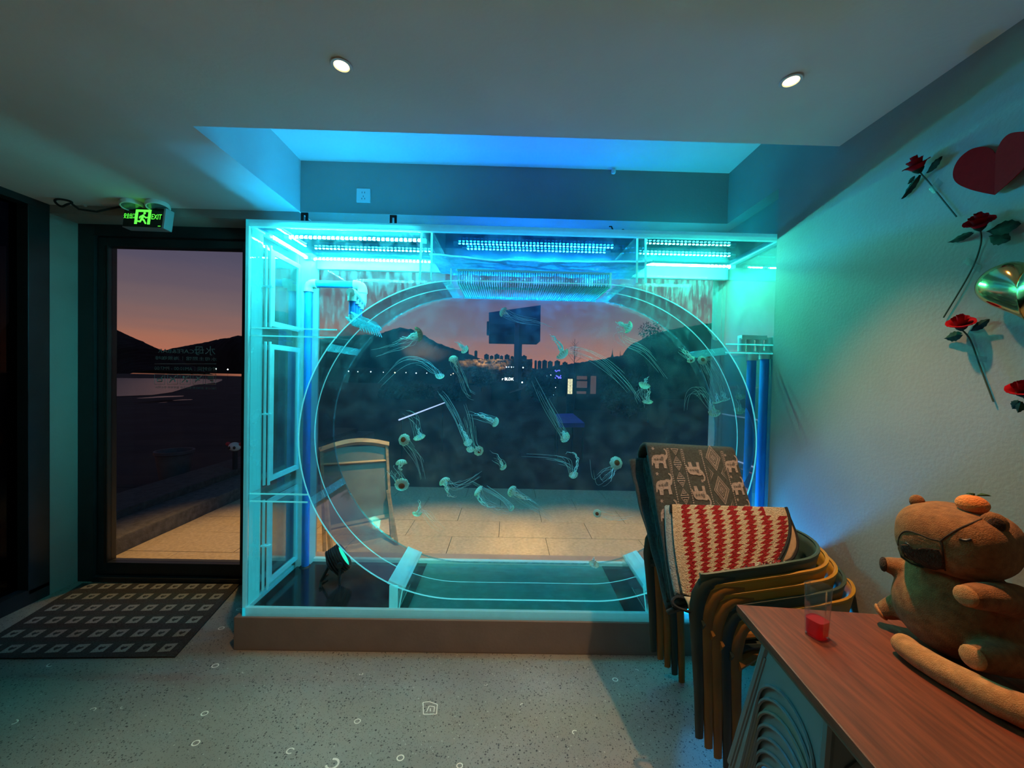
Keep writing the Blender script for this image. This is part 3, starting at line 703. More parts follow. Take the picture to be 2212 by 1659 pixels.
for k in range(4):
    y = 2.11+k*.085; x = c3.x+(c2.x-c3.x)*(y-2.10)/(YP-2.10)
    pipe([(x, y, c3.z), (x, y, c3.z-.045)], .023, 'pipe_coupling', M_fitting)
    pipe([(x, y, c3.z-.04), (x, y, c3.z-.125)], .0155)
    pipe([(x, y, c3.z-.118), (x, y, c3.z-.14)], .017, 'pipe_coupling', M_fitting)
# spray block let into the drum at the upper left
tm = t_of(758, 690); pc = drum(tm); tv = (drum(tm+.005)-drum(tm-.005)).normalized(); nv = Vector((tv.z, 0, -tv.x))
M_comb0 = thin('block_acrylic', (.7, 1, 1), film=.5, filmc=(.4, .9, .95), base=.25, nscale=60, ior=1.4, rmax=.5)
sb = MB(); mxs = Matrix(((tv.x, 0, nv.x, pc.x), (0, 1, 0, 0), (tv.z, 0, nv.z, pc.z), (0, 0, 0, 1)))
sb.box((-.022, DY0+.015, -.016), (.022, DY1, -.008), mtx=mxs); sb.box((-.022, DY0+.015, -.008), (-.016, DY1, .045), mtx=mxs); sb.box((.016, DY0+.015, -.008), (.022, DY1, .045), mtx=mxs)
spray = sb.build('spray_block', M_comb0, tank)
for k in range(9):
    y = DY0+.05+k*.042; MB().tube([mxs @ Vector((0, y, -.016)), mxs @ Vector((.012, y, -.055))], .0028, 6).build('nozzle', M_frost, spray)
# pipes on the right with their couplings
for i, (px, top) in enumerate(((1624, 775), (1652, 772))):
    y = 2.075+.03*i; p = at_y(px, top, y); q = at_y(px, 1075, y)
    pipe([(p.x, y, TZ0+.03), (p.x, y, p.z)], .0225)
    pipe([(p.x, y, p.z-.01), (p.x, y, p.z+.035)], .028, 'pipe_coupling', M_fitting)
for px in (1602, 1620, 1640, 1660):
    p = at_y(px, 742, 2.10); pipe([(p.x, 2.10, p.z-.045), (p.x, 2.10, p.z+.03)], .019, 'pipe_coupling', M_fitting)
a = at_y(1598, 730, 2.10); tb('manifold', (a.x, 2.08, a.z-.008), (1.41, 2.12, a.z+.014), M_fitting)

# floodlights inside the tank
M_flood_g = glow('flood_glow_green', (.02, .87, .56), 1.15); M_flood_b = glow('flood_glow_blue', (.0, .25, 1.0), 1.2)
def flood(base, aim, lab, gm, colr, power):
    f_ = thing('floodlight', base, lab, 'floodlight', 'floodlights inside the tank')
    B_ = Vector(base); d = Vector(aim).normalized(); c = B_+Vector((0, 0, .135))
    mx = Matrix.Translation(c) @ d.to_track_quat('Z', 'Y').to_matrix().to_4x4()
    mb = MB(); mb.lathe([(.02, -.075), (.055, -.06), (.074, -.02), (.078, .03), (.07, .03), (.064, .012)], 24, mtx=mx)
    mb.build('housing', M_blackm, f_, smooth=True)
    for k in range(6): MB().lathe([(.066+.002*k, -.05+k*.013), (.083, -.048+k*.013), (.083, -.044+k*.013), (.066, -.042+k*.013)], 24, mtx=mx, cap=False).build('cooling_fin', M_blackm, f_)
    MB().lathe([(0, .014), (.064, .013), (.064, .018), (.0, .022)], 24, mtx=mx, cap=False).build('lens', gm, f_)
    sd = d.cross(Vector((0, 0, 1))).normalized()
    MB().tube([c+sd*.086, c+sd*.09-Vector((0, 0, .06)), B_+sd*.05+Vector((0, 0, .006)), B_-sd*.05+Vector((0, 0, .006)), c-sd*.09-Vector((0, 0, .06)), c-sd*.086], .007, 8).build('bracket', M_blackm, f_)
    for s_ in (1, -1): MB().tube([c+sd*s_*.08, c+sd*s_*.10], .016, 12).build('knob', M_blackm, f_)
    MB().tube([c-d*.07, c-d*.12-Vector((0, 0, .06)), B_+Vector((-.09, .03, .02)), B_+Vector((-.10, -.03, .008)), B_+Vector((-.07, -.10, .006))], .008, 8).build('cord', M_rubber, f_)
    spot('flood_beam', c+d*.03, c+d, power, colr, 150, .8, .05, f_)
    return f_
pf = at_z(728, 1262, TZ0+.03)
flood((pf.x, 2.30, TZ0+.03), (.78, .30, .50), 'black finned floodlight with green lens on the tank floor beside the blue pipe', M_flood_g, (.0, .95, .7), 20)
flood((1.14, 2.36, TZ0+.03), (.40, -.95, .20), 'black finned floodlight with blue lens at the tank end behind the chairs', M_flood_b, (.0, .38, 1.0), 110)

# light brackets and loose sticks on the tank top
def clipmb(px, py):
    p = at_y(px, py, TY0+.05); c = thing('light_clip', (p.x, TY0+.05, TZ1), 'black slotted clip on the tank top '+('nearer the glass door' if px < 700 else 'below the wall socket'), 'clip', 'black clips on the tank top')
    mb = MB(); x = p.x; y = TY0+.05
    mb.box((x-.030, y, TZ1), (x+.034, y+.03, TZ1+.022), bev=.003)
    mb.build('clamp', M_blackm, c)
    mb = MB(); mb.box((x-.020, y, TZ1+.02), (x-.008, y+.008, TZ1+.064)); mb.box((x+.004, y, TZ1+.02), (x+.016, y+.008, TZ1+.064)); mb.box((x-.008, y, TZ1+.052), (x+.004, y+.008, TZ1+.064))
    mb.build('slotted_plate', M_blackm, c)
clipmb(658, 475); clipmb(850, 480)
mb = MB(); mb.tube([(p_.x, TY0+.12, TZ1+.006+dz) for p_, dz in ((at_y(590, 473, 2.12), 0), (at_y(605, 470, 2.12), .008), (at_y(622, 471, 2.12), .004), (at_y(640, 478, 2.12), 0))], .006, 8)
mb.build('lamp_lead', M_rubber, smooth=True, label='short black lead lying on the tank top near its door end', cat='cable')
a = at_y(1321, 476, 2.1); b_ = at_y(1331, 499, 2.1)
MB().tube([(a.x-.012, 2.1, TZ1+.055), (a.x, 2.1, TZ1+.056), (b_.x, 2.1, TZ1)], .004, 6).build('hook_rod', M_rubber, smooth=True, label='thin black hooked rod standing on the tank top', cat='rod')
a = at_y(1346, 488, 2.1)
MB().tube([(a.x, 2.1, TZ1)]+[(a.x+.008*math.sin(q), 2.1, TZ1+.03-.013*math.cos(q)) for q in [k*PI/6 for k in range(13)]], .0022, 6).build('wire_loop', M_rubber, smooth=True, label='small black wire loop standing on the tank top', cat='wire')

# ================================================================== OUTSIDE
GZ = -.03
M_paver = mat('paver_stone', (.38, .31, .22), .85, var=.12, scale=40, bump=.3, bscale=160)
M_kerb = mat('kerb_stone', (.10, .095, .09), .9, var=.2, scale=20, bump=.4)
M_soil = mat('dark_ground', (.010, .012, .016), .95, var=.4, scale=.7)
M_hill = mat('hill_trees', (.006, .009, .012), 1.0, var=.5, scale=.05)
M_dark = mat('dark_wall', (.012, .014, .02), .9, var=.3)
M_city = mat('city_block', (.012, .016, .028), .9, var=.2, scale=.02)
terr = struct('terrace', MB().box((-3.06, 2.74, -.25), (6.0, 5.06, GZ-.022)), M_kerb, 'paved terrace lit by warm light outside the tank', 'terrace')
pv = None
for j in range(6):
    y0 = 2.745+j*.385
    for i in range(10):
        x0 = -3.05+i*.86+(.43 if j % 2 else 0)-.43
        x1 = min(x0+.856, 5.5); x0 = max(x0, -3.05)
        if x1-x0 < .1: continue
        full = abs(x1-x0-.856) < 1e-3
        if full and pv is None: pv = MB().box((0, 0, 0), (.856, .382, .022), bev=.003).mesh('paver', M_paver)
        if full: o = link('paver', pv, terr, loc=(x0, y0, GZ-.022+random.uniform(0, .002)))
        else: MB().box((x0, y0, GZ-.022), (x1, y0+.382, GZ), bev=.003).build('paver', M_paver, terr)
kerb = MB(); kerb.box((-3.45, 2.76, -.3), (-3.06, 9, .10), bev=.012)
struct('kerb', kerb, M_kerb, 'low stone kerb running out along the terrace edge', 'kerb')
struct('kerb_step', MB().box((-3.95, 2.76, -.3), (-3.452, 9, .17), bev=.012), mat('kerb_upper', (.05, .048, .046), .9, var=.2, scale=20, bump=.4), 'upper step behind the stone kerb beside the terrace', 'kerb')
mb = MB(); mb.grid(lambda u, v: (-160+u*320, 5.06+v*v*160, -.12-.9*min(1, v*3)+.04*mnoise.noise(Vector((u*90, v*60, 0)))), 60, 40)
struct('ground', mb, M_soil, 'dark open ground between the terrace and the shore', 'ground')
mb = MB(); mb.box((-160, 2.7, -.5), (-3.95, 5.2, -.11)); struct('ground_side', mb, M_soil, 'dark ground beside the kerb outside the door', 'ground')
# lake
m = bpy.data.materials.new('lake_water'); m.use_nodes = True; t = m.node_tree; b = t.nodes['Principled BSDF']
b.inputs['Base Color'].default_value = (.02, .025, .04, 1); b.inputs['Roughness'].default_value = .22; b.inputs['Specular IOR Level'].default_value = .6
n_ = N(t, 'ShaderNodeTexNoise', ins={'Scale': .8, 'Detail': 4.0}); tcn = N(t, 'ShaderNodeTexCoord'); mm = N(t, 'ShaderNodeMapping'); mm.inputs['Scale'].default_value = (.3, 1.6, 1)
t.links.new(tcn.outputs['Object'], mm.inputs[0]); t.links.new(mm.outputs[0], n_.inputs['Vector'])
bn = N(t, 'ShaderNodeBump', ins={'Strength': .25, 'Distance': .2}); t.links.new(n_.outputs[0], bn.inputs['Height']); t.links.new(bn.outputs[0], b.inputs['Normal'])
LZ = -.98
# shore outline from the measured waterline
sh = [(200, 858), (330, 853), (372, 847), (420, 832), (470, 826), (480, 822)]
far = [(480, 819), (400, 818), (300, 817), (200, 816)]
vs = [at_z(x, y, LZ) for x, y in sh+far]
mb = MB(); mb.add([(v.x, v.y, LZ) for v in vs]+[(v.x, v.y, LZ-.3) for v in vs], [tuple(range(len(vs)))])
struct('lake', mb, m, 'pale still lake below the hills seen through the door', 'lake')
M_puddle = m
for i, (px, py, wpx, hpx) in enumerate(((350, 863, 45, 6), (395, 870, 22, 3), (352, 876, 8, 1.5))):
    c = at_z(px, py, -.9); a = at_z(px-wpx/2, py, -.9); d = at_z(px, py-hpx/2, -.9)
    rx, ry = (c-a).length, (d-c).length
    mb = MB(); pts = [(c.x+rx*math.cos(q)*(1+.3*math.sin(3*q)), c.y+ry*math.sin(q), -.70) for q in [k*2*PI/24 for k in range(24)]]; mb.add(pts, [tuple(range(24))])
    struct('lake_pool', mb, M_puddle, 'shallow puddle catching the evening sky on the dark shore', 'pool')

# hills : real ridges with a wooded, uneven crest
def hill(name, prof, Y, depth, lab, rough=1.0, mt_=None):
    pts = [at_y(x, y, Y) for x, y in prof]
    xs = [p.x for p in pts]
    def hz(x):
        for a, b_ in zip(pts, pts[1:]):
            if a.x <= x <= b_.x: q = (x-a.x)/max(1e-6, b_.x-a.x); return a.z+(b_.z-a.z)*q
        return pts[0].z if x < xs[0] else pts[-1].z
    nu = 220; k = Y/FPX
    def fn(u, v):
        x = xs[0]+(xs[-1]-xs[0])*u; z = hz(x)
        s_ = 1-(2*v-1)**2
        tree = k*2.6*rough*(mnoise.noise(Vector((x/(k*5), v*6, 1)))+.6*mnoise.noise(Vector((x/(k*2.2), v*11, 7))))
        return (x, Y+(v-.5)*depth, -2+(z+2+tree)*(s_**.5) if s_ > 0 else -2)
    mb = MB(); mb.grid(fn, nu, 12)
    return mb.build(name, mt_ or M_hill, smooth=True, label=lab, cat='hill', kind='structure')
hill('hill', [(120, 660), (200, 695), (236, 713), (262, 725), (290, 740), (318, 752), (334, 766), (380, 800)], 240, 60, 'dark wooded hill at the left of the lake')
hill('hill', [(280, 775), (330, 763), (380, 757), (420, 748), (470, 738), (530, 726), (600, 745), (680, 765), (780, 790)], 420, 90, 'far wooded ridge rising right of the gap over the lake')
hill('hill', [(620, 745), (740, 728), (830, 722), (848, 714), (868, 709), (890, 712), (912, 722), (945, 741), (975, 752), (1010, 763), (1060, 785), (1150, 800)], 300, 80, 'dark wooded hill with a rounded top above the city')
hill('hill', [(1150, 800), (1190, 792), (1260, 782), (1300, 776), (1345, 768), (1366, 764), (1367, 742), (1385, 735), (1410, 722), (1450, 712), (1520, 700), (1700, 680)], 60, 20, 'dark wooded rise at the edge of the plaza')
hill('hill', [(700, 795), (900, 797), (1100, 797), (1250, 798), (1400, 795), (1700, 790)], 110, 20, 'low dark tree belt below the skyline', rough=1.4)

# skyline
D = 560.
bld = [(990, 1003, 762), (1004, 1012, 754), (1025, 1031, 758), (1046, 1056, 766), (1058, 1066, 769), (1068, 1079, 766), (1080, 1087, 769), (1090, 1101, 767), (1103, 1110, 770), (1112, 1122, 770), (1127, 1138, 769), (1155, 1160, 779), (1162, 1170, 780), (1172, 1182, 779), (1184, 1194, 781), (1199, 1210, 780), (1216, 1226, 783)]
for i, (x0, x1, y) in enumerate(bld):
    a = at_y(x0, y, D); b_ = at_y(x1, y, D); dd = (b_.x-a.x)*.8
    t_ = thing('tower_block', ((a.x+b_.x)/2, D, -2), 'dark flat topped tower block on the far skyline, '+ORD[i]+' from the left', 'building', 'tower blocks on the skyline')
    MB().box((a.x, D, -2), (b_.x, D+dd, a.z)).build('block_body', M_city, t_)
    w_ = b_.x-a.x; MB().box((a.x+w_*.25, D+dd*.2, a.z), (b_.x-w_*.3, D+dd*.7, a.z+w_*.18)).build('roof_housing', M_city, t_)
for px, top, base, wd, lab in ((1323, 755, 776, 5, 'pointed dark church spire with a broad foot on the skyline'), (1340, 758, 776, 2.6, 'slender tiered dark spire on the skyline')):
    a = at_y(px, top, 250); b_ = at_y(px, base, 250); r = wd*250/FPX; h_ = a.z-b_.z
    t_ = thing('spire', (a.x, 250, -1), lab, 'spire')
    MB().lathe([(r, -b_.z-1), (r, 0), (r*.85, h_*.12), (r*.28, h_*.5), (r*.05, h_)], 8, mtx=Matrix.Translation((a.x, 250, b_.z))).build('spire_roof', M_city, t_)
    MB().tube([(a.x, 250, a.z), (a.x, 250, a.z+h_*.12)], r*.04, 5).build('finial', M_city, t_)

# billboard
Y = 45.; M_bb = mat('billboard_back', (.022, .03, .04), .7, var=.4, scale=.6); M_pole_lit = mat('pole_lit_lavender', (.05, .055, .09), .6)
bb = thing('billboard', (at_y(1118, 790, Y).x, Y, -1), 'large dark billboard seen from behind on a thick pole', 'billboard')
pl = [(1056, 675), (1168, 659), (1167, 737), (1160, 743), (1056, 741)]
pw = [at_y(x, y, Y) for x, y in pl]; mb = MB(); n = len(pw)
mb.add([(p.x, Y, p.z) for p in pw]+[(p.x, Y+.9, p.z) for p in pw], [tuple(range(n)), tuple(range(2*n-1, n-1, -1))]+[(i, n+i, n+(i+1) % n, (i+1) % n) for i in range(n)])
mb.build('panel', M_bb, bb)
a, b_ = at_y(1052, 695, Y), at_y(1057, 723, Y); MB().box((a.x, Y-.3, b_.z), (b_.x, Y+.9, a.z)).build('side_box', M_bb, bb)
a, b_ = at_y(1112, 690, Y), at_y(1119, 800, Y); MB().box((a.x, Y-.7, -1.2), (b_.x, Y-.02, a.z)).build('pole_lit_face', M_pole_lit, bb)  # lit left face of the pole, painted as a paler lavender box
a, b_ = at_y(1119, 741, Y), at_y(1126, 800, Y); MB().box((a.x, Y-.6, -1.2), (b_.x, Y+.1, a.z)).build('pole', M_bb, bb)
for py in (700, 722): a, b_ = at_y(1060, py, Y), at_y(1164, py, Y); MB().box((a.x, Y-.12, a.z), (b_.x, Y, a.z+.08)).build('rail', M_bb, bb)

# rock wall lit from below, and its lamps
M_rock = mat('rock_wall', (.16, .12, .085), .95, var=.45, scale=.5, bump=.8, bscale=1.2)
Yr = 70.
def rock(u, v):
    a = at_y(985+u*165, 776+v*52, Yr); nn = mnoise.noise(Vector((u*22, v*8, 2)))+.5*mnoise.noise(Vector((u*50, v*20, 5)))
    return (a.x, Yr-.9*nn*(1 if 0 < v < 1 else .3)-(.6 if v > .5 else 0), a.z+(.25*mnoise.noise(Vector((u*30, 0, 0))) if v == 0 else 0))
rk = MB(); rk.grid(rock, 70, 16); rw = rk.build('rock_wall', M_rock, label='rough rock wall lit by warm lamps below the skyline', cat='rock wall', kind='structure')
M_lampw = glow('warm_lamp', (1, .62, .3), 14.0); M_lampc = glow('white_lamp', (.9, .95, 1), 14.0)
for i, (px, py, pw_) in enumerate(((1013, 800, 260), (1038, 800, 330), (1058, 806, 220), (1078, 806, 300), (1000, 800, 120))):
    p = at_y(px, py, Yr-2.6); f_ = thing('uplight', p, 'small ground lamp shining up the distant rock wall, '+ORD[sorted((1013, 1038, 1058, 1078, 1000)).index(px)]+' from the left', 'lamp', 'ground lamps below the rock wall')
    MB().lathe([(.10, -.12), (.14, 0), (.11, .10)], 10, mtx=Matrix.Translation(p)).build('lamp_body', M_blackm, f_); MB().tube([(p.x, p.y, -1.3), p], .05, 6).build('stake', M_blackm, f_)
    spot('rock_light', p+Vector((0, 0, .1)), p+Vector((0, 2.4, 2.4)), pw_*7, (1, .56, .24), 75, .8, .1, f_)
for px, py, pw_ in ((862, 797, 500), (905, 800, 420)):
    p = at_y(px, py, 222); f_ = thing('uplight', p, 'small ground lamp lighting trees on the hillside, '+('nearer' if px > 880 else 'further from')+' the rock wall', 'lamp', 'ground lamps on the hillside')
    MB().lathe([(.3, -1.0), (.4, 0), (.3, .10)], 10, mtx=Matrix.Translation(p)).build('lamp_body', M_blackm, f_); MB().tube([(p.x, p.y, -2), p], .1, 6).build('stake', M_blackm, f_)
    spot('hill_light', p+Vector((0, 0, .3)), p+Vector((0, 20, 9)), pw_*2200, (1, .5, .2), 34, .9, .3, f_)
# street lamps
dots = [(753, 802, 2), (773, 803, 1.6), (801, 803, 2.2), (828, 804, 1.6), (853, 805, 2.4), (877, 805, 1.7), (899, 806, 2.2), (922, 806, 1.8), (974, 810, 1.6), (979, 807, 2),
        (1094, 793, 2.2), (1099, 793, 2), (1105, 793, 2.2), (1110, 793, 2.2), (1130, 794, 2.6), (467, 797, 2.2), (492, 798, 2.6), (1181, 811, 1.8), (1190, 810, 1.5), (1200, 837, 1.6), (1196, 853, 1.8), (1128, 826, 3.4)]
dots_n = {}
def grp(q_): return 'lamps across the lake' if q_[0] < 600 else 'street lamps along the hill foot' if q_[0] < 1000 else 'lamps over the roof' if q_[0] < 1140 and q_[1] < 800 else 'plaza lamps'
for i, (px, py, rp) in enumerate(dots):
    Yl = 95. if py < 806 and px < 1140 else 48.
    if px in (1128, 1200, 1196): Yl = 38.
    if 1000 < px < 1140 and py < 800: Yl = 62.
    p = at_y(px, py, Yl); r = rp*.42*Yl/FPX; warm = i in (4, 8, 9)
    if px < 600: g, lab = 'lamps across the lake', 'tiny white lamp on the dark shore across the lake'
    elif px < 1000: g, lab = 'street lamps along the hill foot', 'tiny white street lamp in the row along the hill foot'
    elif px < 1140 and py < 800: g, lab = 'lamps over the roof', 'small bright lamp in the short row below the billboard'
    else: g, lab = 'plaza lamps', 'small bright lamp on the dark plaza beside the lit sign'
    cnt = dots_n.get(g, 0); dots_n[g] = cnt+1
    l_ = thing('street_lamp', (p.x, Yl, -1), lab+', '+(ORD[sorted(q_[0] for q_ in dots if grp(q_) == g).index(px)])+' from the left', 'lamp', g)
    MB().ball(p, r, 8, 6).build('lamp_globe', M_lampw if warm else M_lampc, l_)
    MB().tube([(p.x, Yl, -1), (p.x, Yl, p.z-r)], r*.14, 5).build('lamp_post', M_dark, l_)
# lit roof sign
p = at_y(1097, 819, 40.); rs = thing('roof_sign', (p.x, 40, p.z-.5), 'white glowing letters on a low roof below the billboard', 'sign')
me = text_mesh('r BLDK', 8.5*40/FPX); xs = [v.co.x for v in me.vertices]; kk = (25*40/FPX)/(max(xs)-min(xs))
for v in me.vertices: v.co.x *= kk
me.materials.append(glow('sign_white', (1, .98, .95), 5)); o = link('letters', me, rs); o.matrix_basis = Matrix.Translation((p.x, 40, p.z)) @ Matrix.Rotation(PI/2, 4, 'X')
a, b_ = at_y(1083, 824, 40.), at_y(1112, 830, 40.); MB().box((a.x, 40.02, b_.z), (b_.x, 40.5, a.z)).build('sign_base', M_dark, rs)
def house(name, x0, x1, ytop, ybot, Y, lab):
    a, b_ = at_y(x0, ytop, Y), at_y(x1, ybot, Y); h_ = thing(name, ((a.x+b_.x)/2, Y, -1), lab, 'building')
    MB().box((a.x, Y, -1.2), (b_.x, Y+3.4, a.z)).build('wall', M_dark, h_); return h_, a, b_
M_roof = mat('pale_roof', (.16, .13, .12), .8, var=.2, scale=1)
h_, a, b_ = house('low_house', 1062, 1120, 826, 845, 40.2, 'low dark house carrying the glowing roof letters')
q = [at_y(x, y, 40.9) for x, y in ((1100, 846), (1112, 833), (1140, 830), (1128, 838))]
mb = MB(); mb.add([(v.x, 40.1-(.4 if i in (0, 3) else -2), v.z) for i, v in enumerate(q)]+[(v.x, 40.1-(.4 if i in (0, 3) else -2), v.z-.12) for i, v in enumerate(q)], [(0, 1, 2, 3), (7, 6, 5, 4), (0, 4, 5, 1), (1, 5, 6, 2), (2, 6, 7, 3), (3, 7, 4, 0)]); mb.build('roof', M_roof, h_)
h_, a, b_ = house('plaza_kiosk', 1243, 1298, 806, 866, 30., 'dark kiosk with dim pinkish windows behind the glowing totem')
M_win = glow('dim_window', (.45, .24, .22), .22)
for x0, x1, y0, y1 in ((1246, 1268, 812, 820), (1246, 1268, 823, 838), (1276, 1287, 812, 851), (1246, 1266, 845, 851)):
    a, b_ = at_y(x0, y0, 29.95), at_y(x1, y1, 29.95); f_ = MB().box((a.x-.03, 29.96, b_.z-.03), (b_.x+.03, 30.0, a.z+.03)).build('window', M_dark, h_)
    MB().box((a.x, 29.94, b_.z), (b_.x, 29.955, a.z)).build('pane', M_win, f_)
# glowing totem
Y = 26.; a, b_ = at_y(1227, 818, Y), at_y(1236, 851, Y); tt_ = thing('sign_totem', ((a.x+b_.x)/2, Y, -1), 'narrow glowing cream totem sign with dark characters', 'sign')
MB().box((a.x-.05, Y+.02, -1.1), (b_.x+.12, Y+.25, a.z+.05)).build('totem_body', M_dark, tt_)
M_tot = glow('totem_cream', (1, .86, .5), 1.15); M_print = mat('print_black', (.01, .01, .01), .8)
for k, chx in enumerate('巴时酒小馆'):
    z0 = b_.z+(a.z-b_.z)*(4-k)/5; z1 = z0+(a.z-b_.z)/5*.93
    f_ = MB().box((a.x, Y-.02, z0), (b_.x, Y+.02, z1)).build('light_panel', M_tot, tt_)
    me = text_mesh(chx, (z1-z0)*.8); me.materials.append(M_print); o = link('lettering', me, tt_); o.matrix_basis = Matrix.Translation(((a.x+b_.x)/2, Y-.03, (z0+z1)/2)) @ Matrix.Rotation(PI/2, 4, 'X')
# thin lit rail, blue glows
M_rail = glow('rail_light', (.5, .62, 1.0), 1.3)
a = at_y(862, 907, 5.6); b_ = at_y(960, 870, 9.0)
MB().tube([a, b_], .012, 6).build('light_tube', M_rail, label='slanting thin white light tube over the dark ground', cat='light tube')
c_ = bpy.data.objects['light_tube']
for k in (.05, .95): p = a.lerp(b_, k); MB().tube([p, (p.x, p.y, -.3)], .012, 6).build('post', M_dark, c_)
M_blueled = glow('blue_led', (.12, .10, 1.0), 3.0)
for px, py, n_ in ((1205, 803, 6), (1206, 814, 16)):
    t_ = MB()
    for k in range(n_): p = at_y(px+random.uniform(-7, 7), py+random.uniform(-3, 3), 30.0); t_.ball(p, .045, 6, 4)
    t_.build('fairy_lights', M_blueled, label='string of tiny blue fairy lights '+{803: 'at the top of a dark bush', 814: 'across a dark bush by the totem', 822: 'inside the kiosk window'}[py], cat='lights', kind='stuff')
# blue lit low bench
M_bluetop = mat('blue_awning', (.03, .04, .40), .6)
a = at_z(1222, 905, -.6)
mb = MB(); q = [at_y(x, y, 9.) for x, y in ((1210, 901), (1250, 900), (1263, 914), (1208, 914))]
mb.add([(v.x, 9+(.8 if i < 2 else 0), v.z+.0) for i, v in enumerate(q)]+[(v.x, 9+(.8 if i < 2 else 0), v.z-.1) for i, v in enumerate(q)], [(0, 1, 2, 3), (7, 6, 5, 4), (0, 4, 5, 1), (1, 5, 6, 2), (2, 6, 7, 3), (3, 7, 4, 0)])
bt = thing('garden_table', (q[0].x, 9.3, -.5), 'low blue topped table standing on the dark plaza', 'table')
mb.build('table_top', M_bluetop, bt)
for v in q: MB().tube([(v.x*.99, 9.1+(.6 if v in q[:2] else 0), v.z-.05), (v.x*.99, 9.1+(.6 if v in q[:2] else 0), -.6)], .02, 6).build('leg', M_dark, bt)
spot('table_light', (q[0].x+.2, 9.2, q[0].z+2.6), (q[0].x+.2, 9.3, q[0].z), 60, (.3, .4, 1), 40, .6, .05, bt)

# trees
M_twig = mat('bare_twig', (.02, .018, .025), .9); M_leaf = mat('dark_leaf', (.012, .017, .018), .9, var=.4, scale=3)
def bare_tree(px, ybase, ytop, Y, lab, seed=1, spread=.26):
    rnd = random.Random(seed); a = at_y(px, ybase, Y); b_ = at_y(px, ytop, Y); h_ = b_.z-a.z
    t_ = thing('bare_tree', (a.x, Y, a.z-1), lab, 'tree'); mb = MB(); mb.tube([(a.x, Y, -1.2), (a.x, Y, a.z+h_*.5), (a.x, Y, b_.z)], [h_*.018, h_*.011, h_*.003], 6); mb.build('trunk', M_twig, t_)
    mb = MB()
    def br(p, d, L, r, lv):
        q = p+d*L; m_ = p.lerp(q, .5)+Vector((rnd.uniform(-1, 1), rnd.uniform(-1, 1), .5))*L*.05; mb.tube([p, m_, q], [r, r*.7, r*.4], 3, cap=False)
        if lv:
            for k in range(3): br(p.lerp(q, .35+.3*k), (d+Vector((rnd.uniform(-.8, .8), rnd.uniform(-.8, .8), rnd.uniform(0, .5)))).normalized(), L*.55, r*.55, lv-1)
    for k in range(16):
        p = Vector((a.x, Y, a.z+h_*(.2+.045*k))); q = k*2.4
        br(p, Vector((math.cos(q), math.sin(q), 1.1)).normalized(), h_*spread*(1.1-.05*k), h_*.005, 2)
    mb.build('branches', M_twig, t_, kind='stuff')
bare_tree(1240, 800, 732, 42., 'tall bare tree rising against the sky beside the kiosk')
def bush(px, py, rpx, Y, lab, seed, h_=1.0, name='dark_bush', n=700, trunk=True):
    rnd = random.Random(seed); c = at_y(px, py, Y); r = rpx*Y/FPX
    t_ = thing(name, (c.x, Y, c.z-r*h_), lab, 'tree' if name == 'leafy_tree' else 'bush'); mb = MB()
    for k in range(n):
        d = Vector((rnd.gauss(0, 1), rnd.gauss(0, 1), rnd.gauss(0, 1))).normalized()*r*(rnd.random()**.35); d.z *= h_
        p = c+d; s_ = r*.09*rnd.uniform(.6, 1.5); x = Vector((rnd.gauss(0, 1), rnd.gauss(0, 1), rnd.gauss(0, 1))).normalized(); y = x.orthogonal().normalized()
        mb.add([p-x*s_, p+y*s_*.5, p+x*s_, p-y*s_*.5], [(0, 1, 2, 3)])
    mb.build('foliage', M_leaf, t_, kind='stuff')
    if trunk: MB().tube([(c.x, Y, -1.1), (c.x, Y, c.z)], r*.06, 6).build('trunk', M_twig, t_)
bush(1405, 716, 26, 22., 'leafy dark tree standing out against the sky on the rise', 3, .9, 'leafy_tree', 420)
bush(1170, 835, 36, 36., 'wide dark bush beside the house with glowing letters', 4); bush(1205, 812, 20, 30.5, 'dark bush hung with blue fairy lights', 5)
bush(1040, 815, 22, 60., 'dark bush in front of the lit rock wall', 6); bush(1350, 850, 55, 24., 'large dark bush right of the kiosk', 7, n=1200)
bush(880, 850, 60, 40., 'broad dark bush below the row of street lamps', 8, .5, n=1200); bush(980, 850, 40, 38., 'dark bush below the rock wall', 9, .6, n=900)

# planter and figurine in the dark beside the kerb
M_pot = mat('grey_pot', (.07, .075, .08), .7)
p = at_y(377, 1045, 5.4); pt = thing('plant_pot', (p.x, 5.4, p.z), 'faint grey bucket shaped pot beyond the kerb', 'pot')
MB().lathe([(.15, 0), (.21, .42), (.225, .43), (.225, .47), (.20, .47), (.18, .40), (.0, .40)], 22, mtx=Matrix.Translation(p), cap=False).build('pot_body', M_pot, pt, smooth=True)
MB().lathe([(.0, .0), (.19, .0), (.19, .02), (0, .04)], 20, mtx=Matrix.Translation(p+Vector((0, 0, .39))), cap=False).build('soil', M_soil, pt)
pd = at_y(507, 965, 5.0); M_pw = mat('figurine_white', (.62, .66, .62), .6); M_red = mat('figurine_red', (.42, .02, .03), .6)
fg = thing('figurine', (pd.x, 5, pd.z-.09), 'small white faced figurine with dark eyes and red bow tufts outside', 'figurine')
MB().ball(pd, (.075, .06, .058), 16, 10).build('head', M_pw, fg, smooth=True)
for s_ in (-1, 1):
    MB().ball(pd+Vector((s_*.03, -.052, -.004)), (.018, .012, .020), 10, 8).build('eye', M_blackm, fg, smooth=True)
    MB().ball(pd+Vector((s_*.085, 0, .035)), (.030, .025, .026), 10, 8).build('bow_tuft', M_red, fg, smooth=True)
MB().tube([pd+Vector((0, .01, -.05)), (pd.x, 5.01, -.12)], .03, 10).build('stake', M_dark, fg)

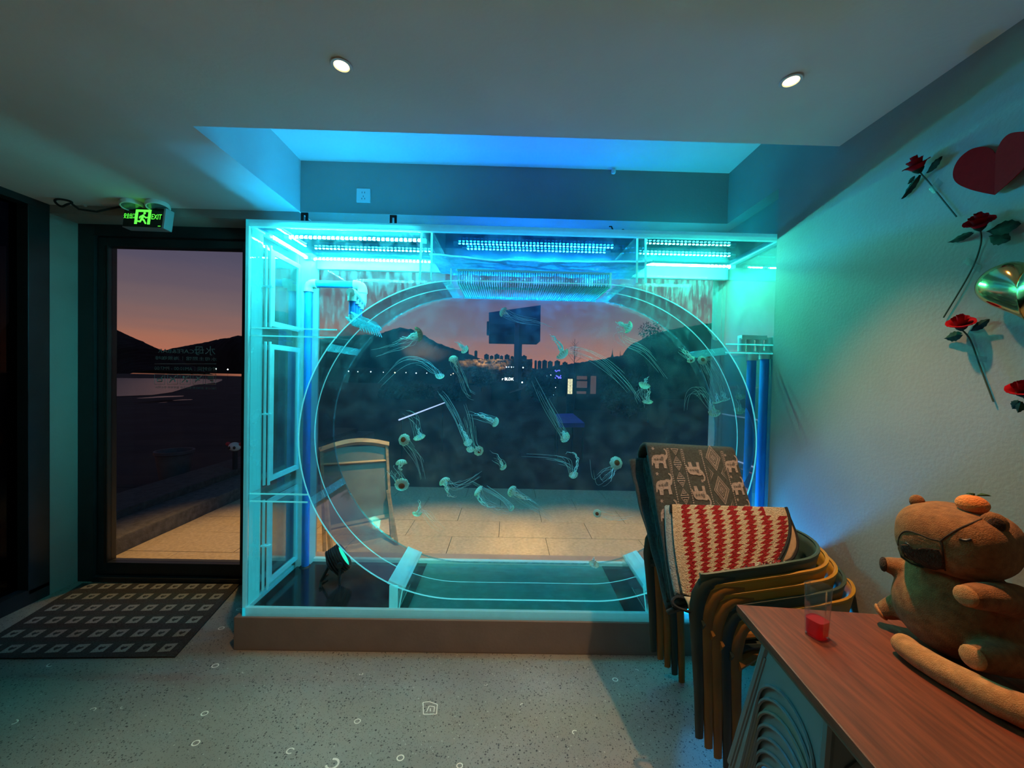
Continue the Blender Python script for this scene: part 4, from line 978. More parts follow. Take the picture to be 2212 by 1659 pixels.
# easel board
M_oak = mat('easel_wood', (.30, .20, .10), .6, var=.2, scale=5, mapping=(1, 1, 8)); M_board = mat('easel_board', (.14, .14, .11), .8, var=.1)
ez = thing('easel_board', (-1.2, 3.25, GZ), 'wooden folding easel board seen from behind on the terrace', 'easel board')
u0, u1 = at_z(696, 1196, GZ), at_z(850, 1160, GZ)      # feet of the near frame
bx = (u1-u0).normalized(); by = Vector((-bx.y, bx.x, 0)); Wd = (u1-u0).length; Hh = .86
up_ = (Vector((0, 0, 1))+by*.22).normalized()
def ep(u, v, d=0.): return u0+bx*(u*Wd)+up_*(v*Hh)+by*d
def bar(u_a, v_a, u_b, v_b, wd, nm, m_, tk=.022):
    mb = MB(); mb.tube([ep(u_a, v_a), ep(u_b, v_b)], wd, 4, flat=tk/wd/1.4, up=None); return mb.build(nm, m_, ez)
bar(.03, 0, .03, 1, .024, 'stile', M_oak); bar(.97, 0, .97, .98, .024, 'stile', M_oak)
mb = MB(); tp = [ep(.0+k/12, .965+.065*math.sin(PI*k/12)*1.0) for k in range(13)]; mb.tube(tp, .030, 4); mb.build('arched_rail', M_oak, ez)
bar(.03, .83, .97, .80, .012, 'rail', M_oak); bar(.03, .22, .97, .22, .022, 'rail', M_oak)
mb = MB(); q = [ep(.05, .24, .012), ep(.95, .24, .012), ep(.95, .96, .012), ep(.05, .99, .012)]; q2 = [v+by*.008 for v in q]
mb.add(q+q2, [(0, 1, 2, 3), (7, 6, 5, 4), (0, 4, 5, 1), (1, 5, 6, 2), (2, 6, 7, 3), (3, 7, 4, 0)]); mb.build('board', M_board, ez)
for u in (.06, .94):
    a = ep(u, .5, -.03); mb = MB(); e_ = Vector((a.x, a.y, GZ))-by*.24; mb.tube([a, (a+e_)/2, e_], .018, 4); mb.build('rear_leg', M_oak, ez)
# warm terrace lamps under the facade
for x, pw_ in ((-2.2, .8), (-.6, 1.0), (.9, .9)):
    d = thing('facade_lamp', (x, 3.42, 2.75), 'warm lamp over the terrace, '+('outside the glass door' if x < -2 else 'above the easel board' if x < 0 else 'behind the tank end near the chairs'), 'lamp', 'facade lamps')
    MB().lathe([(.03, .0), (.05, .01), (.05, .09), (.03, .1)], 16, mtx=Matrix.Translation((x, 3.42, 2.75))).build('housing', M_blackm, d, smooth=True)
    MB().box((x-.015, 2.75, 2.80), (x+.015, 3.42, 2.83)).build('arm', M_blackm, d)
    spot('terrace_light', (x, 3.42, 2.74), (x+.02, 3.22, 0), TERRACE_POWER*pw_, TERRACE_COL, 54, .75, .04, d)

# ================================================================== JELLYFISH
def tmat(name, c, tf, rough=.4):
    m = bpy.data.materials.new(name); m.use_nodes = True; t = m.node_tree; t.nodes.clear()
    df = N(t, 'ShaderNodeBsdfDiffuse', ins={0: (*c, 1)}); tl = N(t, 'ShaderNodeBsdfTranslucent', ins={0: (*c, 1)}); tr = N(t, 'ShaderNodeBsdfTransparent')
    m1 = N(t, 'ShaderNodeMixShader', ins={0: .5}); t.links.new(df.outputs[0], m1.inputs[1]); t.links.new(tl.outputs[0], m1.inputs[2])
    lw = N(t, 'ShaderNodeLayerWeight', ins={0: .35}); mr = N(t, 'ShaderNodeMapRange', ins={1: 0., 2: 1., 3: tf, 4: max(0, tf-.45)}); t.links.new(lw.outputs['Facing'], mr.inputs[0])
    m2 = N(t, 'ShaderNodeMixShader'); t.links.new(mr.outputs[0], m2.inputs[0]); t.links.new(m1.outputs[0], m2.inputs[1]); t.links.new(tr.outputs[0], m2.inputs[2])
    o = N(t, 'ShaderNodeOutputMaterial'); t.links.new(m2.outputs[0], o.inputs[0]); return m
M_bell = tmat('jelly_bell', (.92, .95, .74), .32); M_core = tmat('jelly_core', (.50, .09, .02), .0); M_red_bell = tmat('jelly_red_bell', (.42, .10, .05), .35)
M_oral = tmat('jelly_arms', (.95, 1, .95), .05); M_tent = tmat('jelly_tentacle', (.75, .9, .82), .45); M_rib = tmat('jelly_rib', (.45, .30, .10), .2)
def chain(pts, n):
    """smooth path through the given points"""
    P = [pts[0]]+list(pts)+[pts[-1]]; out = []
    for i in range(1, len(P)-2):
        for k in range(n):
            t_ = k/n; a, b_, c, d = P[i-1], P[i], P[i+1], P[i+2]
            out.append(.5*((2*b_)+(c-a)*t_+(2*a-5*b_+4*c-d)*t_*t_+(3*b_-a-3*c+d)*t_**3))
    out.append(P[-2]); return out
def jelly(px, py, rp, tail, oral, lab, kind='side', seed=0, ax=None):
    """tail, oral: measured points along the tentacles and the oral arms, in the picture"""
    rnd = random.Random(seed*13+5); Y = 2.15+.20*rnd.random(); c = at_y(px, py, Y); r = rp*Y/FPX*1.08
    j = thing('jellyfish', c, lab, 'jellyfish', 'sea nettles in the tank')
    W_ = lambda q, dy=0: at_y(q[0], q[1], Y+dy)
    end = W_(oral[-1]) if oral else (W_(tail[0]) if tail else c+Vector((0, 0, .05)))
    d = (end-c); d.y = 0; d = d.normalized() if d.length > 1e-4 else Vector((0, 0, -1))
    if kind == 'face': d = (d*.35+Vector((0, 1, 0))).normalized()     # underside turned away, dome towards the room
    elif kind == 'under': d = (d*.6+Vector((0, -1, 0))).normalized()
    else: d = (d+Vector((0, -.35 if rnd.random() < .6 else .2, 0))).normalized()
    q = (-d).to_track_quat('Z', 'Y').to_matrix().to_4x4(); q.translation = c
    flat = {'flat': .28, 'face': .45, 'under': .45}.get(kind, .72)
    nu, nv = 32, 7; mb = MB()
    def dome(u, v):
        a = v*PI/2*1.12; k = 1+(.07*math.cos(u*2*PI*8))*(v**4)
        return q @ Vector((r*math.sin(a)*k*math.cos(u*2*PI), r*math.sin(a)*k*math.sin(u*2*PI), r*flat*(math.cos(a)-.1)))
    mb.grid(dome, nu, nv, mfn=lambda u, v: 0)
    redm = kind == 'red'
    bell = mb.build('bell', M_red_bell if redm else M_bell, j, smooth=True)
    mb = MB()
    for k in range(16):
        u = k/16; mb.tube([dome(u, v)*1.0 for v in (.45, .7, .9, 1.0)], [r*.010, r*.03, r*.045, r*.03], 4)
    mb.build('radial_ribs', M_rib, bell, kind='stuff')
    if kind in ('face', 'under', 'red', 'core'):
        mb = MB(); mb.ball(q @ Vector((0, 0, r*flat*.80 if kind == 'face' else r*flat*.3)), (r*.45, r*.45, r*.22), 12, 6, mtx=q.to_3x3().to_4x4()); mb.build('stomach', M_core, j, smooth=True)
    if oral:
        path = chain([c]+[W_(p) for p in oral], 7)
        for k in range(4):
            off = q.to_3x3() @ Vector((math.cos(k*PI/2+.5), math.sin(k*PI/2+.5), 0))*r*.3; ph = rnd.uniform(0, 6); mb = MB(); L = len(path)
            pts = [p+off*(1-.4*i/L)+Vector((math.sin(i*1.3+ph), math.cos(i*1.1+ph), math.sin(i*.9+ph)))*r*.12*min(1, i/4) for i, p in enumerate(path[:int(L*(1-.13*k))])]
            mb.tube(pts, [max(r*.035, r*.20*(1-i/len(pts))**.8)*(1+.35*math.sin(i*2.1+ph)) for i in range(len(pts))], 6, flat=.35)
            mb.build('oral_arm', M_oral, j, smooth=True)
    if tail:
        mb = MB(); nt_ = 9
        for k in range(nt_):
            a = k*2*PI/nt_; rim = q @ Vector((r*.92*math.cos(a), r*.92*math.sin(a), -.1*r*flat)); sp = r*rnd.uniform(.2, 1.1); dy = rnd.uniform(-.02, .02)
            f_ = rnd.uniform(.55, 1.0); path = [rim]+[W_(p, dy)+Vector((math.sin(a), 0, math.cos(a)))*sp*(1.0 if i < len(tail)-1 else .7)+Vector((rnd.uniform(-1, 1), 0, rnd.uniform(-1, 1)))*r*.25 for i, p in enumerate(tail)]
            pts = chain(path, 7); pts = pts[:max(4, int(len(pts)*f_))]
            mb.tube(pts, [.0007]*(len(pts)-1)+[.0004], 3, cap=False)
        mb.build('tentacles', M_tent, j, kind='stuff')
    return j
J = [
 (1087, 674, 10, [(1120, 690), (1160, 695), (1200, 712)], [(1100, 682)], 'jellyfish swimming in front of the billboard top', 'core'),
 (1357, 707, 12, [(1340, 715), (1350, 735), (1400, 760), (1450, 825)], [(1340, 700), (1328, 696)], 'pale jellyfish beside the leafy tree at the upper right of the drum', 'side'),
 (903, 722, 14, [(880, 735), (850, 745), (795, 763)], [(885, 730), (862, 733)], 'red domed jellyfish before the rounded hilltop', 'red'),
 (1004, 755, 9, [(995, 745), (985, 735)], [(995, 747), (983, 738)], 'small jellyfish trailing upward beside the skyline chimney stack', 'side'),
 (979, 775, 9, [(985, 790), (995, 810), (1012, 850), (1030, 860)], [(985, 790), (990, 805)], 'round topped jellyfish hanging before the lit rock wall', 'side'),
 (950, 812, 9, [(935, 795), (905, 778), (865, 785), (810, 840)], [(950, 803)], 'jellyfish whose tentacles arch back over the row of street lamps', 'side'),
 (1215, 765, 13, [(1240, 757), (1290, 775), (1350, 830), (1400, 900)], [(1208, 745), (1195, 730), (1186, 724)], 'large cup shaped jellyfish left of the bare tree with long streaming tentacles', 'side'),
 (1392, 832, 11, [(1385, 850), (1388, 875)], [(1395, 822), (1400, 815)], 'upper of two jellyfish close together above the elephant blanket', 'side'),
 (1399, 868, 10, [(1388, 850), (1385, 835)], [(1399, 858), (1402, 845), (1396, 825)], 'lower flat jellyfish of the pair above the elephant blanket', 'flat'),
 (1221, 945, 11, [(1205, 915), (1180, 870), (1140, 790)], [(1217, 933), (1212, 938)], 'jellyfish with very long straight tentacles reaching up to the billboard pole', 'side'),
 (1070, 912, 10, [(1050, 900), (1025, 893), (990, 890)], [(1055, 905), (1040, 898), (1025, 895)], 'jellyfish swimming sideways with bright frilled arms at mid height', 'side'),
 (873, 950, 12, [(885, 965), (905, 990), (915, 1040)], None, 'round jellyfish showing an orange centre above another like it', 'face'),
 (906, 945, 12, [(900, 925), (895, 905), (870, 890)], [(905, 938), (900, 920)], 'flat jellyfish beside the orange centred round one', 'flat'),
 (1011, 956, 9, [(1000, 935), (985, 900), (960, 860), (945, 845)], [(1005, 940), (995, 925), (992, 915)], 'topmost jellyfish of a tight trio at mid height', 'side'),
 (1016, 971, 8, [(1010, 945), (1000, 900)], [(1016, 963)], 'middle jellyfish of the tight trio', 'side'),
 (1034, 974, 10, [(1022, 950), (1015, 900), (1000, 860)], [(1030, 966)], 'lowest jellyfish of the tight trio', 'under'),
 (867, 1000, 11, None, [(864, 1012), (870, 1016)], 'see-through jellyfish with short white arms left of the drum middle', 'side'),
 (868, 1047, 14, [(855, 1025), (848, 1020), (842, 1035)], None, 'broad round jellyfish with rusty red centre near the easel', 'face'),
 (1087, 1009, 8, [(1080, 1000), (1050, 985)], [(1083, 1000), (1075, 985), (1057, 975)], 'small jellyfish with one long bent arm below the trio', 'side'),
 (1239, 1026, 9, [(1225, 1000), (1190, 990), (1120, 985)], [(1245, 1010), (1247, 990), (1235, 978), (1222, 980)], 'jellyfish with bright arms curling high above its bell', 'side'),
 (1331, 1000, 13, [(1318, 1020), (1295, 1035), (1285, 985)], [(1325, 1020), (1316, 1042)], 'dark centred round jellyfish with frilly arms next to the blanket', 'face'),
 (960, 1040, 11, [(985, 1050), (1020, 1035), (1050, 1010)], [(965, 1055), (970, 1072), (986, 1072)], 'domed jellyfish hanging upright over the terrace paving', 'side'),
 (1033, 1060, 12, [(1045, 1085), (1075, 1100), (1110, 1105)], [(1037, 1080), (1055, 1095), (1078, 1100)], 'flat topped jellyfish sweeping a thick bundle of arms to one side', 'flat'),
 (1106, 1061, 12, [(1135, 1080), (1165, 1100), (1200, 1125)], [(1120, 1070), (1135, 1078), (1150, 1082)], 'jellyfish tilted on its side with a long fan of fine tentacles', 'side'),
 (1105, 1098, 7, [(1090, 1080), (1050, 1055), (1012, 1035)], [(1100, 1094)], 'tiny jellyfish under the sideways tilted one', 'side'),
 (901, 1109, 9, [(915, 1105), (935, 1125), (955, 1145)], [(908, 1095), (905, 1078)], 'green lit jellyfish low in the drum by the easel foot', 'side'),
 (1290, 1109, 8, [(1300, 1112), (1330, 1118), (1380, 1112)], None, 'small brown centred jellyfish low over the terrace', 'face'),
 (1283, 1219, 10, None, [(1283, 1210), (1285, 1205)], 'lone jellyfish resting on the drum bottom', 'flat'),
 (1551, 868, 10, [(1540, 840), (1525, 800), (1516, 785)], [(1548, 858), (1545, 848)], 'upper jellyfish of two at the right bend of the drum', 'flat'),
 (1543, 892, 11, [(1530, 870), (1510, 845), (1490, 855), (1480, 905)], [(1540, 880), (1536, 865)], 'lower jellyfish of two at the right bend of the drum', 'side'),
 (1597, 887, 10, [(1590, 870), (1580, 850)], [(1598, 875), (1592, 862)], 'faint jellyfish seen in the drum wall near the right pipes', 'side'),
 (1599, 857, 8, [(1595, 845), (1590, 830)], [(1597, 848)], 'faint smaller jellyfish above the one near the right pipes', 'side'),
 (1517, 778, 9, [(1525, 800), (1540, 840)], None, 'orange jellyfish under the upper right weld of the drum', 'face'),
 (1493, 777, 8, [(1480, 765), (1465, 755)], [(1490, 768), (1478, 757), (1468, 752)], 'orange bottomed jellyfish with looping arms beside the upper right weld', 'core'),
]
for i, (px, py, rp, tail, oral, lab, kd) in enumerate(J):
    # keep every animal inside the drum
    jelly(px, py, rp, tail, oral, lab, kd, seed=i)

# ================================================================== TABLE
TZ = .74; TA = R(-5.5)
tc_ = Vector((.748, 1.205, 0)); ex = Vector((math.cos(TA), math.sin(TA), 0)); ey = Vector((math.sin(-TA), math.cos(TA), 0))
ey = Vector((-math.sin(TA), math.cos(TA), 0))
Mt = Matrix(((ex.x, ey.x, 0, tc_.x), (ex.y, ey.y, 0, tc_.y), (0, 0, 1, 0), (0, 0, 0, 1)))
M_wood = mat('red_wood', (.22, .045, .018), .48, var=.15, scale=6, c2=(.125, .026, .012), mapping=(14, 1.2, 14), bump=.06, bscale=30, spec=.3)
M_edge = mat('table_edge', (.10, .05, .025), .4, var=.2); M_leg = mat('table_steel', (.05, .05, .055), .4, metal=.6)
tbl = thing('wooden_table', (1.0, .65, 0), 'dark red wooden table carrying cup and capybara plush', 'table')
MB().box((0, -1.15, TZ-.022), (.605, 0, TZ), mtx=Mt, bev=.004).build('table_top', M_wood, tbl)
MB().box((.002, -1.148, TZ-.030), (.603, -.002, TZ-.0225), mtx=Mt, bev=.002).build('edge_band', M_edge, tbl)
MB().box((.39, -1.10, TZ-.075), (.57, -.05, TZ-.030), mtx=Mt).build('apron', M_edge, tbl)
for x in (.42, .57):
    for y in (-.10, -1.05): MB().box((x-.02, y-.02, 0), (x+.02, y+.02, TZ-.030), mtx=Mt, bev=.003).build('leg', M_leg, tbl)

# cup with red drink
p = at_z(1764, 1372, TZ); M_drink = thin('red_drink', (.95, .12, .14), film=.5, filmc=(.95, .10, .13), base=.42, ior=1.2, rmax=.5)
cu = thing('plastic_cup', (p.x, p.y, TZ), 'clear plastic cup with a little red drink on the table', 'cup')
mx = Matrix.Translation((p.x, p.y, TZ+.001)) @ Matrix.Rotation(R(20), 4, 'Z')
def sq(n=32): return [(1/max(abs(math.cos(2*PI*k/n))**4+abs(math.sin(2*PI*k/n))**4, 1e-6)**.25) for k in range(n)]
sqr = sq()
def cupwall(prof):
    mb = MB(); n = 32; vs = []; fs = []
    for r, z in prof:
        for k in range(n): q = 2*PI*k/n; vs.append(mx @ Vector((r*sqr[k]*math.cos(q), r*sqr[k]*math.sin(q), z)))
    for i in range(len(prof)-1):
        for k in range(n): fs.append((i*n+k, i*n+(k+1) % n, (i+1)*n+(k+1) % n, (i+1)*n+k))
    fs.append(tuple(range(n-1, -1, -1))); 
    return mb.add(vs, fs)
cupwall([(.0225, 0), (.0235, .004), (.0275, .138), (.0285, .139), (.0285, .141), (.0268, .140), (.0228, .006)]).build('cup_wall', M_cup, cu, smooth=True)
dk = cupwall([(.0215, .005), (.0225, .03), (.0232, .046), (.0, .046)]); dk.build('drink', M_drink, cu, smooth=True)

# stack of grey plastic stools under the table
M_st1 = mat('stool_grey', (.16, .19, .20), .45, var=.04); M_st2 = mat('stool_olive', (.19, .19, .15), .45, var=.04)
def stool(z, lab, m_):
    """square stool with tapered sides and an arch in each side"""
    s_ = local_thing('plastic_stool', (.905, .985, z), lab, 'stool', 'nested stools under the table', rz=TA)
    hh, ht, hb = .44, .125, .185
    def side(k):
        mb = MB(); n = 14; rot = Matrix.Rotation(k*PI/2, 4, 'Z')
        def P(x, zz, o): hw = hb+(ht-hb)*zz/hh; return rot @ Vector((x, -(hw-o), zz))
        arch = []
        aw, az = .118, .372
        for i in range(n+1): q = PI-PI*i/n; arch.append((aw*math.cos(q), az-.09+.09*math.sin(q)))
        inner = [(-aw*1.2, 0)]+arch+[(aw*1.2, 0)]
        hwf = lambda zz: hb+(ht-hb)*zz/hh
        outer = [(-hwf(0), 0)]
        for i in range(n+1):
            f_ = i/n
            if f_ < .3: z_ = hh*f_/.3*1.0; outer.append((-hwf(z_), z_))
            elif f_ <= .7: outer.append((-hwf(hh)+2*hwf(hh)*(f_-.3)/.4, hh))
            else: z_ = hh*(1-(f_-.7)/.3); outer.append((hwf(z_), z_))
        outer.append((hwf(0), 0)); m_n = len(outer)
        for o in (0, .004):
            vs = [P(x, zz, o) for x, zz in outer]+[P(x, zz, o) for x, zz in inner]
            mb.add(vs, [(i, i+1, m_n+i+1, m_n+i) for i in range(m_n-1)])
        rim = [P(x, zz, -.003) for x, zz in inner]; mb.tube(rim, .005, 6)
        return mb
    for k in range(4): side(k).build('side_panel', m_, s_)
    mb = MB(); mb.box((-ht, -ht, hh-.006), (ht, ht, hh+.006), bev=.004); mb.build('seat', m_, s_)
    for sx_ in (-1, 1):
        for sy_ in (-1, 1): MB().tube([(sx_*ht, sy_*ht, hh), (sx_*hb, sy_*hb, .01)], .012, 8).build('corner_leg', m_, s_)
    return s_
words_ = ['lowest', 'second from below', 'third from below', 'fourth from below', 'third from the top', 'second from the top', 'topmost']
for i in range(7):
    stool(i*.0385, ('olive grey' if i in (4,) else 'blue grey')+' plastic stool, '+words_[i]+' of the nested stack under the table', M_st2 if i in (4,) else M_st1)

# ================================================================== CHAIRS
CH = {'green': mat('chair_green', (.055, .085, .060), .5, var=.06), 'yellow': mat('chair_yellow', (.52, .26, .022), .5, var=.06)}
CHD = {'green': mat('chair_green_leg', (.028, .045, .036), .5, var=.1), 'yellow': mat('chair_yellow_leg', (.30, .125, .016), .5, var=.1)}
def band(u):
    """arm-and-back ring in plan, u from the near arm tip (0) to the far arm tip (1): x back, y across, top, bottom, lean"""
    hw = .232
    if u < .26: q = u/.26; x = -.02+.26*q; y = -hw; s_ = 0
    elif u > .74: q = (1-u)/.26; x = -.02+.26*q; y = hw; s_ = 0
    else:
        a = -PI/2+PI*(u-.26)/.48; x = .24+.255*math.cos(a)**.9 if abs(math.cos(a)) > 1e-6 else .24; y = hw*math.sin(a); s_ = max(0, math.cos(a))
    x_ = x; rise = min(1, max(0, x_/.30))
    top = .610+.050*rise+.010*s_; bot = top-.050-.13*s_**1.2
    return x, y, top, bot, s_
def make_chair(color, loc, lab):
    m_, md = CH[color], CHD[color]
    c = local_thing('stacking_armchair', loc, lab, 'chair', 'stacked plastic armchairs')
    mb = MB(); nu, nv = 64, 6
    def fn(u, v):
        x, y, top, bot, s_ = band(u); z = bot+(top-bot)*v; d = Vector((x-.20, y, 0)).normalized()
        return Vector((x, y, z))+d*(.030*v*(.3+.7*s_))
    mb.grid(fn, nu, nv, skip=lambda i, j: j in (1, 2) and 24 <= i <= 39 and (i % 4) in (1, 2))
    bk = mb.build('arm_and_back', m_, c, smooth=True)
    so = bk.modifiers.new('shell', 'SOLIDIFY'); so.thickness = .009; so.offset = 0
    mb = MB(); mb.tube([fn(k/60, 1.0) for k in range(61)], .0065, 6); mb.build('top_rim', m_, c, smooth=True)
    for s_ in (-1, 1):
        y = s_*.232
        pts = [(.10, y, .598), (.03, y, .590), (-.005, y, .570), (-.022, y*1.0, .535), (-.030, y*.995, .47), (-.022, y*.98, .36), (-.008, y*.96, .18), (0, y*.95, 0)]
        MB().tube([Vector(p) for p in pts], [.018, .027, .030, .031, .029, .024, .019, .015], 10, flat=.55, up=(1, 0, .01)).build('front_leg', md, c, smooth=True)
        y2 = s_*.19
        MB().tube([(.36, y2, .445), (.40, y2*1.02, .25), (.425, y2*1.03, 0)], [.022, .019, .014], 10).build('rear_leg', md, c, smooth=True)
        MB().tube([(-.024, y*.99, .43), (.06, y*.86, .44), (.14, y*.84, .44)], [.024, .018, .012], 8).build('seat_bracket', md, c, smooth=True)
    mb = MB()
    def seat(u, v):
        x = .01+.40*u; hw = .205-.02*u; y = -hw+2*hw*v; z = .452-.018*math.sin(PI*u)*math.sin(PI*v)-.01*u
        return (x, y, z)
    mb.grid(seat, 20, 20, skip=lambda i, j: 4 <= i <= 15 and 4 <= j <= 15 and i % 3 == 1 and j % 3 == 1)
    st = mb.build('seat', m_, c, smooth=True); so = st.modifiers.new('shell', 'SOLIDIFY'); so.thickness = .008; so.offset = 0
    return c
labs = {4: ('green', 'green plastic armchair, topmost of the stack, holding blanket and pad'), 3: ('yellow', 'yellow plastic armchair directly under the green top chair'),
        2: ('yellow', 'yellow plastic armchair in the middle of the stack'), 1: ('green', 'dark green plastic armchair between two yellow ones, second from below'), 0: ('yellow', 'yellow plastic armchair, lowest of the stack against the wall')}
protos = {}
CDX, CDZ, CY0 = -.0355, .037, 1.592
for i in range(5):
    colr, lab = labs[i]; loc = (.874+CDX*i, CY0, CDZ*i)
    if colr not in protos: protos[colr] = make_chair(colr, loc, lab)
    else:
        c = copy_tree(protos[colr]); c.location = loc; c['label'] = lab
TOP = Vector((.874+CDX*4, CY0, CDZ*4))

# ================================================================== BLANKET AND PAD ON THE TOP CHAIR
SZ = TOP.z+.452
bl_lo = Vector((0, 1.425, SZ+.012)); bl_hi = Vector((0, 1.80, 1.15)); bd = (bl_hi-bl_lo).normalized(); bn_ = Vector((0, bd.z, -bd.y))  # away from the room
if bn_.y < 0: bn_ = -bn_
cTL, cTR, cBR, cBL = (at_p(x, y, bl_lo, bn_) for x, y in ((1396, 968), (1583, 978), (1660, 1250), (1452, 1312)))
def slab(u, v, d=0.):
    p = (cBL*(1-u)+cBR*u)*(1-v)+(cTL*(1-u)+cTR*u)*v
    return p+bn_*(d-.010*math.sin(PI*u)*math.sin(PI*v)+.004*mnoise.noise(p*9))
M_bl = mat('blanket_dark', (.058, .066, .066), .9, var=.15, scale=120, bump=.35, bscale=500, sheen=.05, spec=.15); M_bp = mat('blanket_print', (.31, .26, .25), .9, var=.2, scale=200, bump=.2, bscale=500)
M_bs = mat('blanket_back', (.035, .055, .052), .95, var=.3, scale=40, bump=.6, bscale=120)
bk = thing('elephant_blanket', slab(.5, 0), 'dark grey woven blanket with pale elephants and diamonds, folded over on the top chair', 'blanket')
def fold(u, w):
    """w 0..1 : up the front, over the rolled top, down the back"""
    T, G = .018, .125
    if w < .46: return slab(u, w/.46)
    if w < .54:
        q = (w-.46)/.08*PI; top = slab(u, 1); return top+bn_*(G*.5*(1-math.cos(q)))+bd*(.030*math.sin(q))
    v = 1-(w-.54)/.46; wob = .006*math.sin(v*23+u*3)+.012*mnoise.noise(Vector((u*3, v*6, 8)))
    return slab(u, v)+bn_*(G*(1-.55*(1-v))+wob)+Vector((-.050*(1-u)*v, 0, 0))
mb = MB(); mb.grid(fold, 30, 110); bmesh_o = mb.build('folded_cloth', M_bl, bk, smooth=True)
so = bmesh_o.modifiers.new('thick', 'SOLIDIFY'); so.thickness = .016; so.offset = 1
# inner folds seen at the open end
for k in range(3):
    mb = MB(); mb.grid(lambda u, v: slab(.012+u*.9, .03+v*.93, .020+.030*k+.007*math.sin(v*19+k*2)+.004*math.sin(v*41+k)), 12, 44); o = mb.build('inner_fold', M_bs, bk, smooth=True)
    so = o.modifiers.new('thick', 'SOLIDIFY'); so.thickness = .007; so.offset = 1
# front end turned under on the seat
mb = MB(); mb.grid(lambda u, v: slab(u*.55, 0)+Vector((0, 0, -.012))*math.sin(v*PI/2)+(bn_*.05)*v+Vector((-.012*math.sin(v*PI), 0, 0)), 14, 8); o = mb.build('turned_end', M_bl, bk, smooth=True); so = o.modifiers.new('thick', 'SOLIDIFY'); so.thickness = .012
# woven figures
EL = [(-.50, .02), (-.46, .20), (-.36, .33), (-.16, .38), (.06, .37), (.16, .42), (.30, .42), (.38, .36), (.46, .46), (.44, .60), (.34, .70), (.40, .76), (.52, .66), (.56, .48), (.50, .26), (.44, .14), (.36, .10), (.34, -.06), (.36, -.36), (.18, -.36), (.17, -.10), (.02, -.08), (-.10, -.10), (-.14, -.36), (-.34, -.36), (-.34, -.10), (-.42, -.06), (-.46, -.20), (-.52, -.20)]
EAR = [(.20, .34), (.08, .28), (.06, .12), (.16, .04), (.26, .10), (.28, .28)]
UW, VW = .205, .40        # blanket width and height in metres, roughly, for the figures' proportions
pm = MB()
def put(poly, u0, v0, su, sv, flip=1, mi=0, d=-.0185):
    from mathutils.geometry import tessellate_polygon
    pts = [Vector((u0+x*su, v0+y*sv*flip, 0)) for x, y in poly]
    tri = tessellate_polygon([pts])
    pm.add([slab(p.x, p.y, d) for p in pts], [tuple(t_) for t_ in tri], mi)
def ringp(pl_o, pl_i, u0, v0, su, sv, mi=0):
    n = len(pl_o); pm.add([slab(u0+x*su, v0+y*sv, -.0185) for x, y in pl_o]+[slab(u0+x*su, v0+y*sv, -.0185) for x, y in pl_i], [(i, (i+1) % n, n+(i+1) % n, n+i) for i in range(n)], mi)
dia = [(0, 1), (1, 0), (0, -1), (-1, 0)]
def dring(u0, v0, s_, th_, su, sv): ringp([(x*s_, y*s_) for x, y in dia], [(x*(s_-th_), y*(s_-th_)) for x, y in dia], u0, v0, su, sv)
star = [((1 if k % 2 == 0 else .4)*math.cos(k*PI/6), (1 if k % 2 == 0 else .4)*math.sin(k*PI/6)) for k in range(12)]
for k in range(7):
    v0 = .885-k*.19
    if v0 < .03: continue
    for (u0, fl, w_) in ((.112, 1, .185), (.482, -1, .175), (.918, 1, .15)):
        vv = v0-(.0 if u0 < .3 else .05 if u0 < .6 else .03)
        if vv < .06 or vv > .90: continue
        put(EL, u0, vv, w_, .140, fl); put([(x*.8+.02, y*.8+.02) for x, y in EAR], u0, vv, w_, .140, fl, 1, -.0192)
        for q in range(3): put([(x*.10-.28+q*.16, y*.10+.12) for x, y in star], u0, vv, w_, .140, fl, 1, -.0192)
        put([(x*.12+(-.30 if fl > 0 else .3), y*.12+.72) for x, y in star], u0, vv, w_, .140, fl)
for u0 in (.225, .385, .60, .715+.13):
    for k in range(60):
        v0 = .015+k*.0165
        put([(x*.008, y*.007) for x, y in dia], u0, v0, 1, 1)
    for du in (-.014, .014): pm.add([slab(u0+du-.0016, .005, -.0185), slab(u0+du+.0016, .005, -.0185), slab(u0+du+.0016, .995, -.0185), slab(u0+du-.0016, .995, -.0185)], [(0, 1, 2, 3)])
tri_ = [(-1, -1), (1, -1), (0, 1)]
for k in range(16):
    v0 = .03+k*.0625; fl = 1 if k % 2 == 0 else -1
    for s_, t__ in ((1, .24), (.45, .22)): ringp([(x*s_, y*s_*fl) for x, y in tri_], [(x*(s_-t__), (y*(s_-t__)+(-.0))*fl) for x, y in tri_], .305, v0, .046, .027)
for k in range(4):
    v0 = .93-k*.27
    for s_, t__ in ((1, .09), (.82, .05), (.70, .12), (.45, .08), (.26, .12), (.07, .069)): 
        if v0-.11*s_ > .0: dring(.725, v0, s_, t__, .085, .115)
    for sx_ in (-1, 1):
        for s_ in (1, .6): pm.add([slab(max(.62, min(.83, .725+sx_*.10)), max(.01, v0-.135+.06*s_), -.0185), slab(.725+sx_*(.10-.055*s_), max(.01, v0-.135), -.0185), slab(max(.62, min(.83, .725+sx_*.10)), max(.01, v0-.135-.06*s_), -.0185), slab(.725+sx_*(.10-.045*s_), max(.01, v0-.135), -.0185)], [(0, 1, 2, 3)])
M_bp2 = mat('blanket_print_dark', (.11, .10, .10), .9, var=.2, scale=200)
pm.build('woven_figures', [M_bp, M_bp2], bk, kind='stuff')

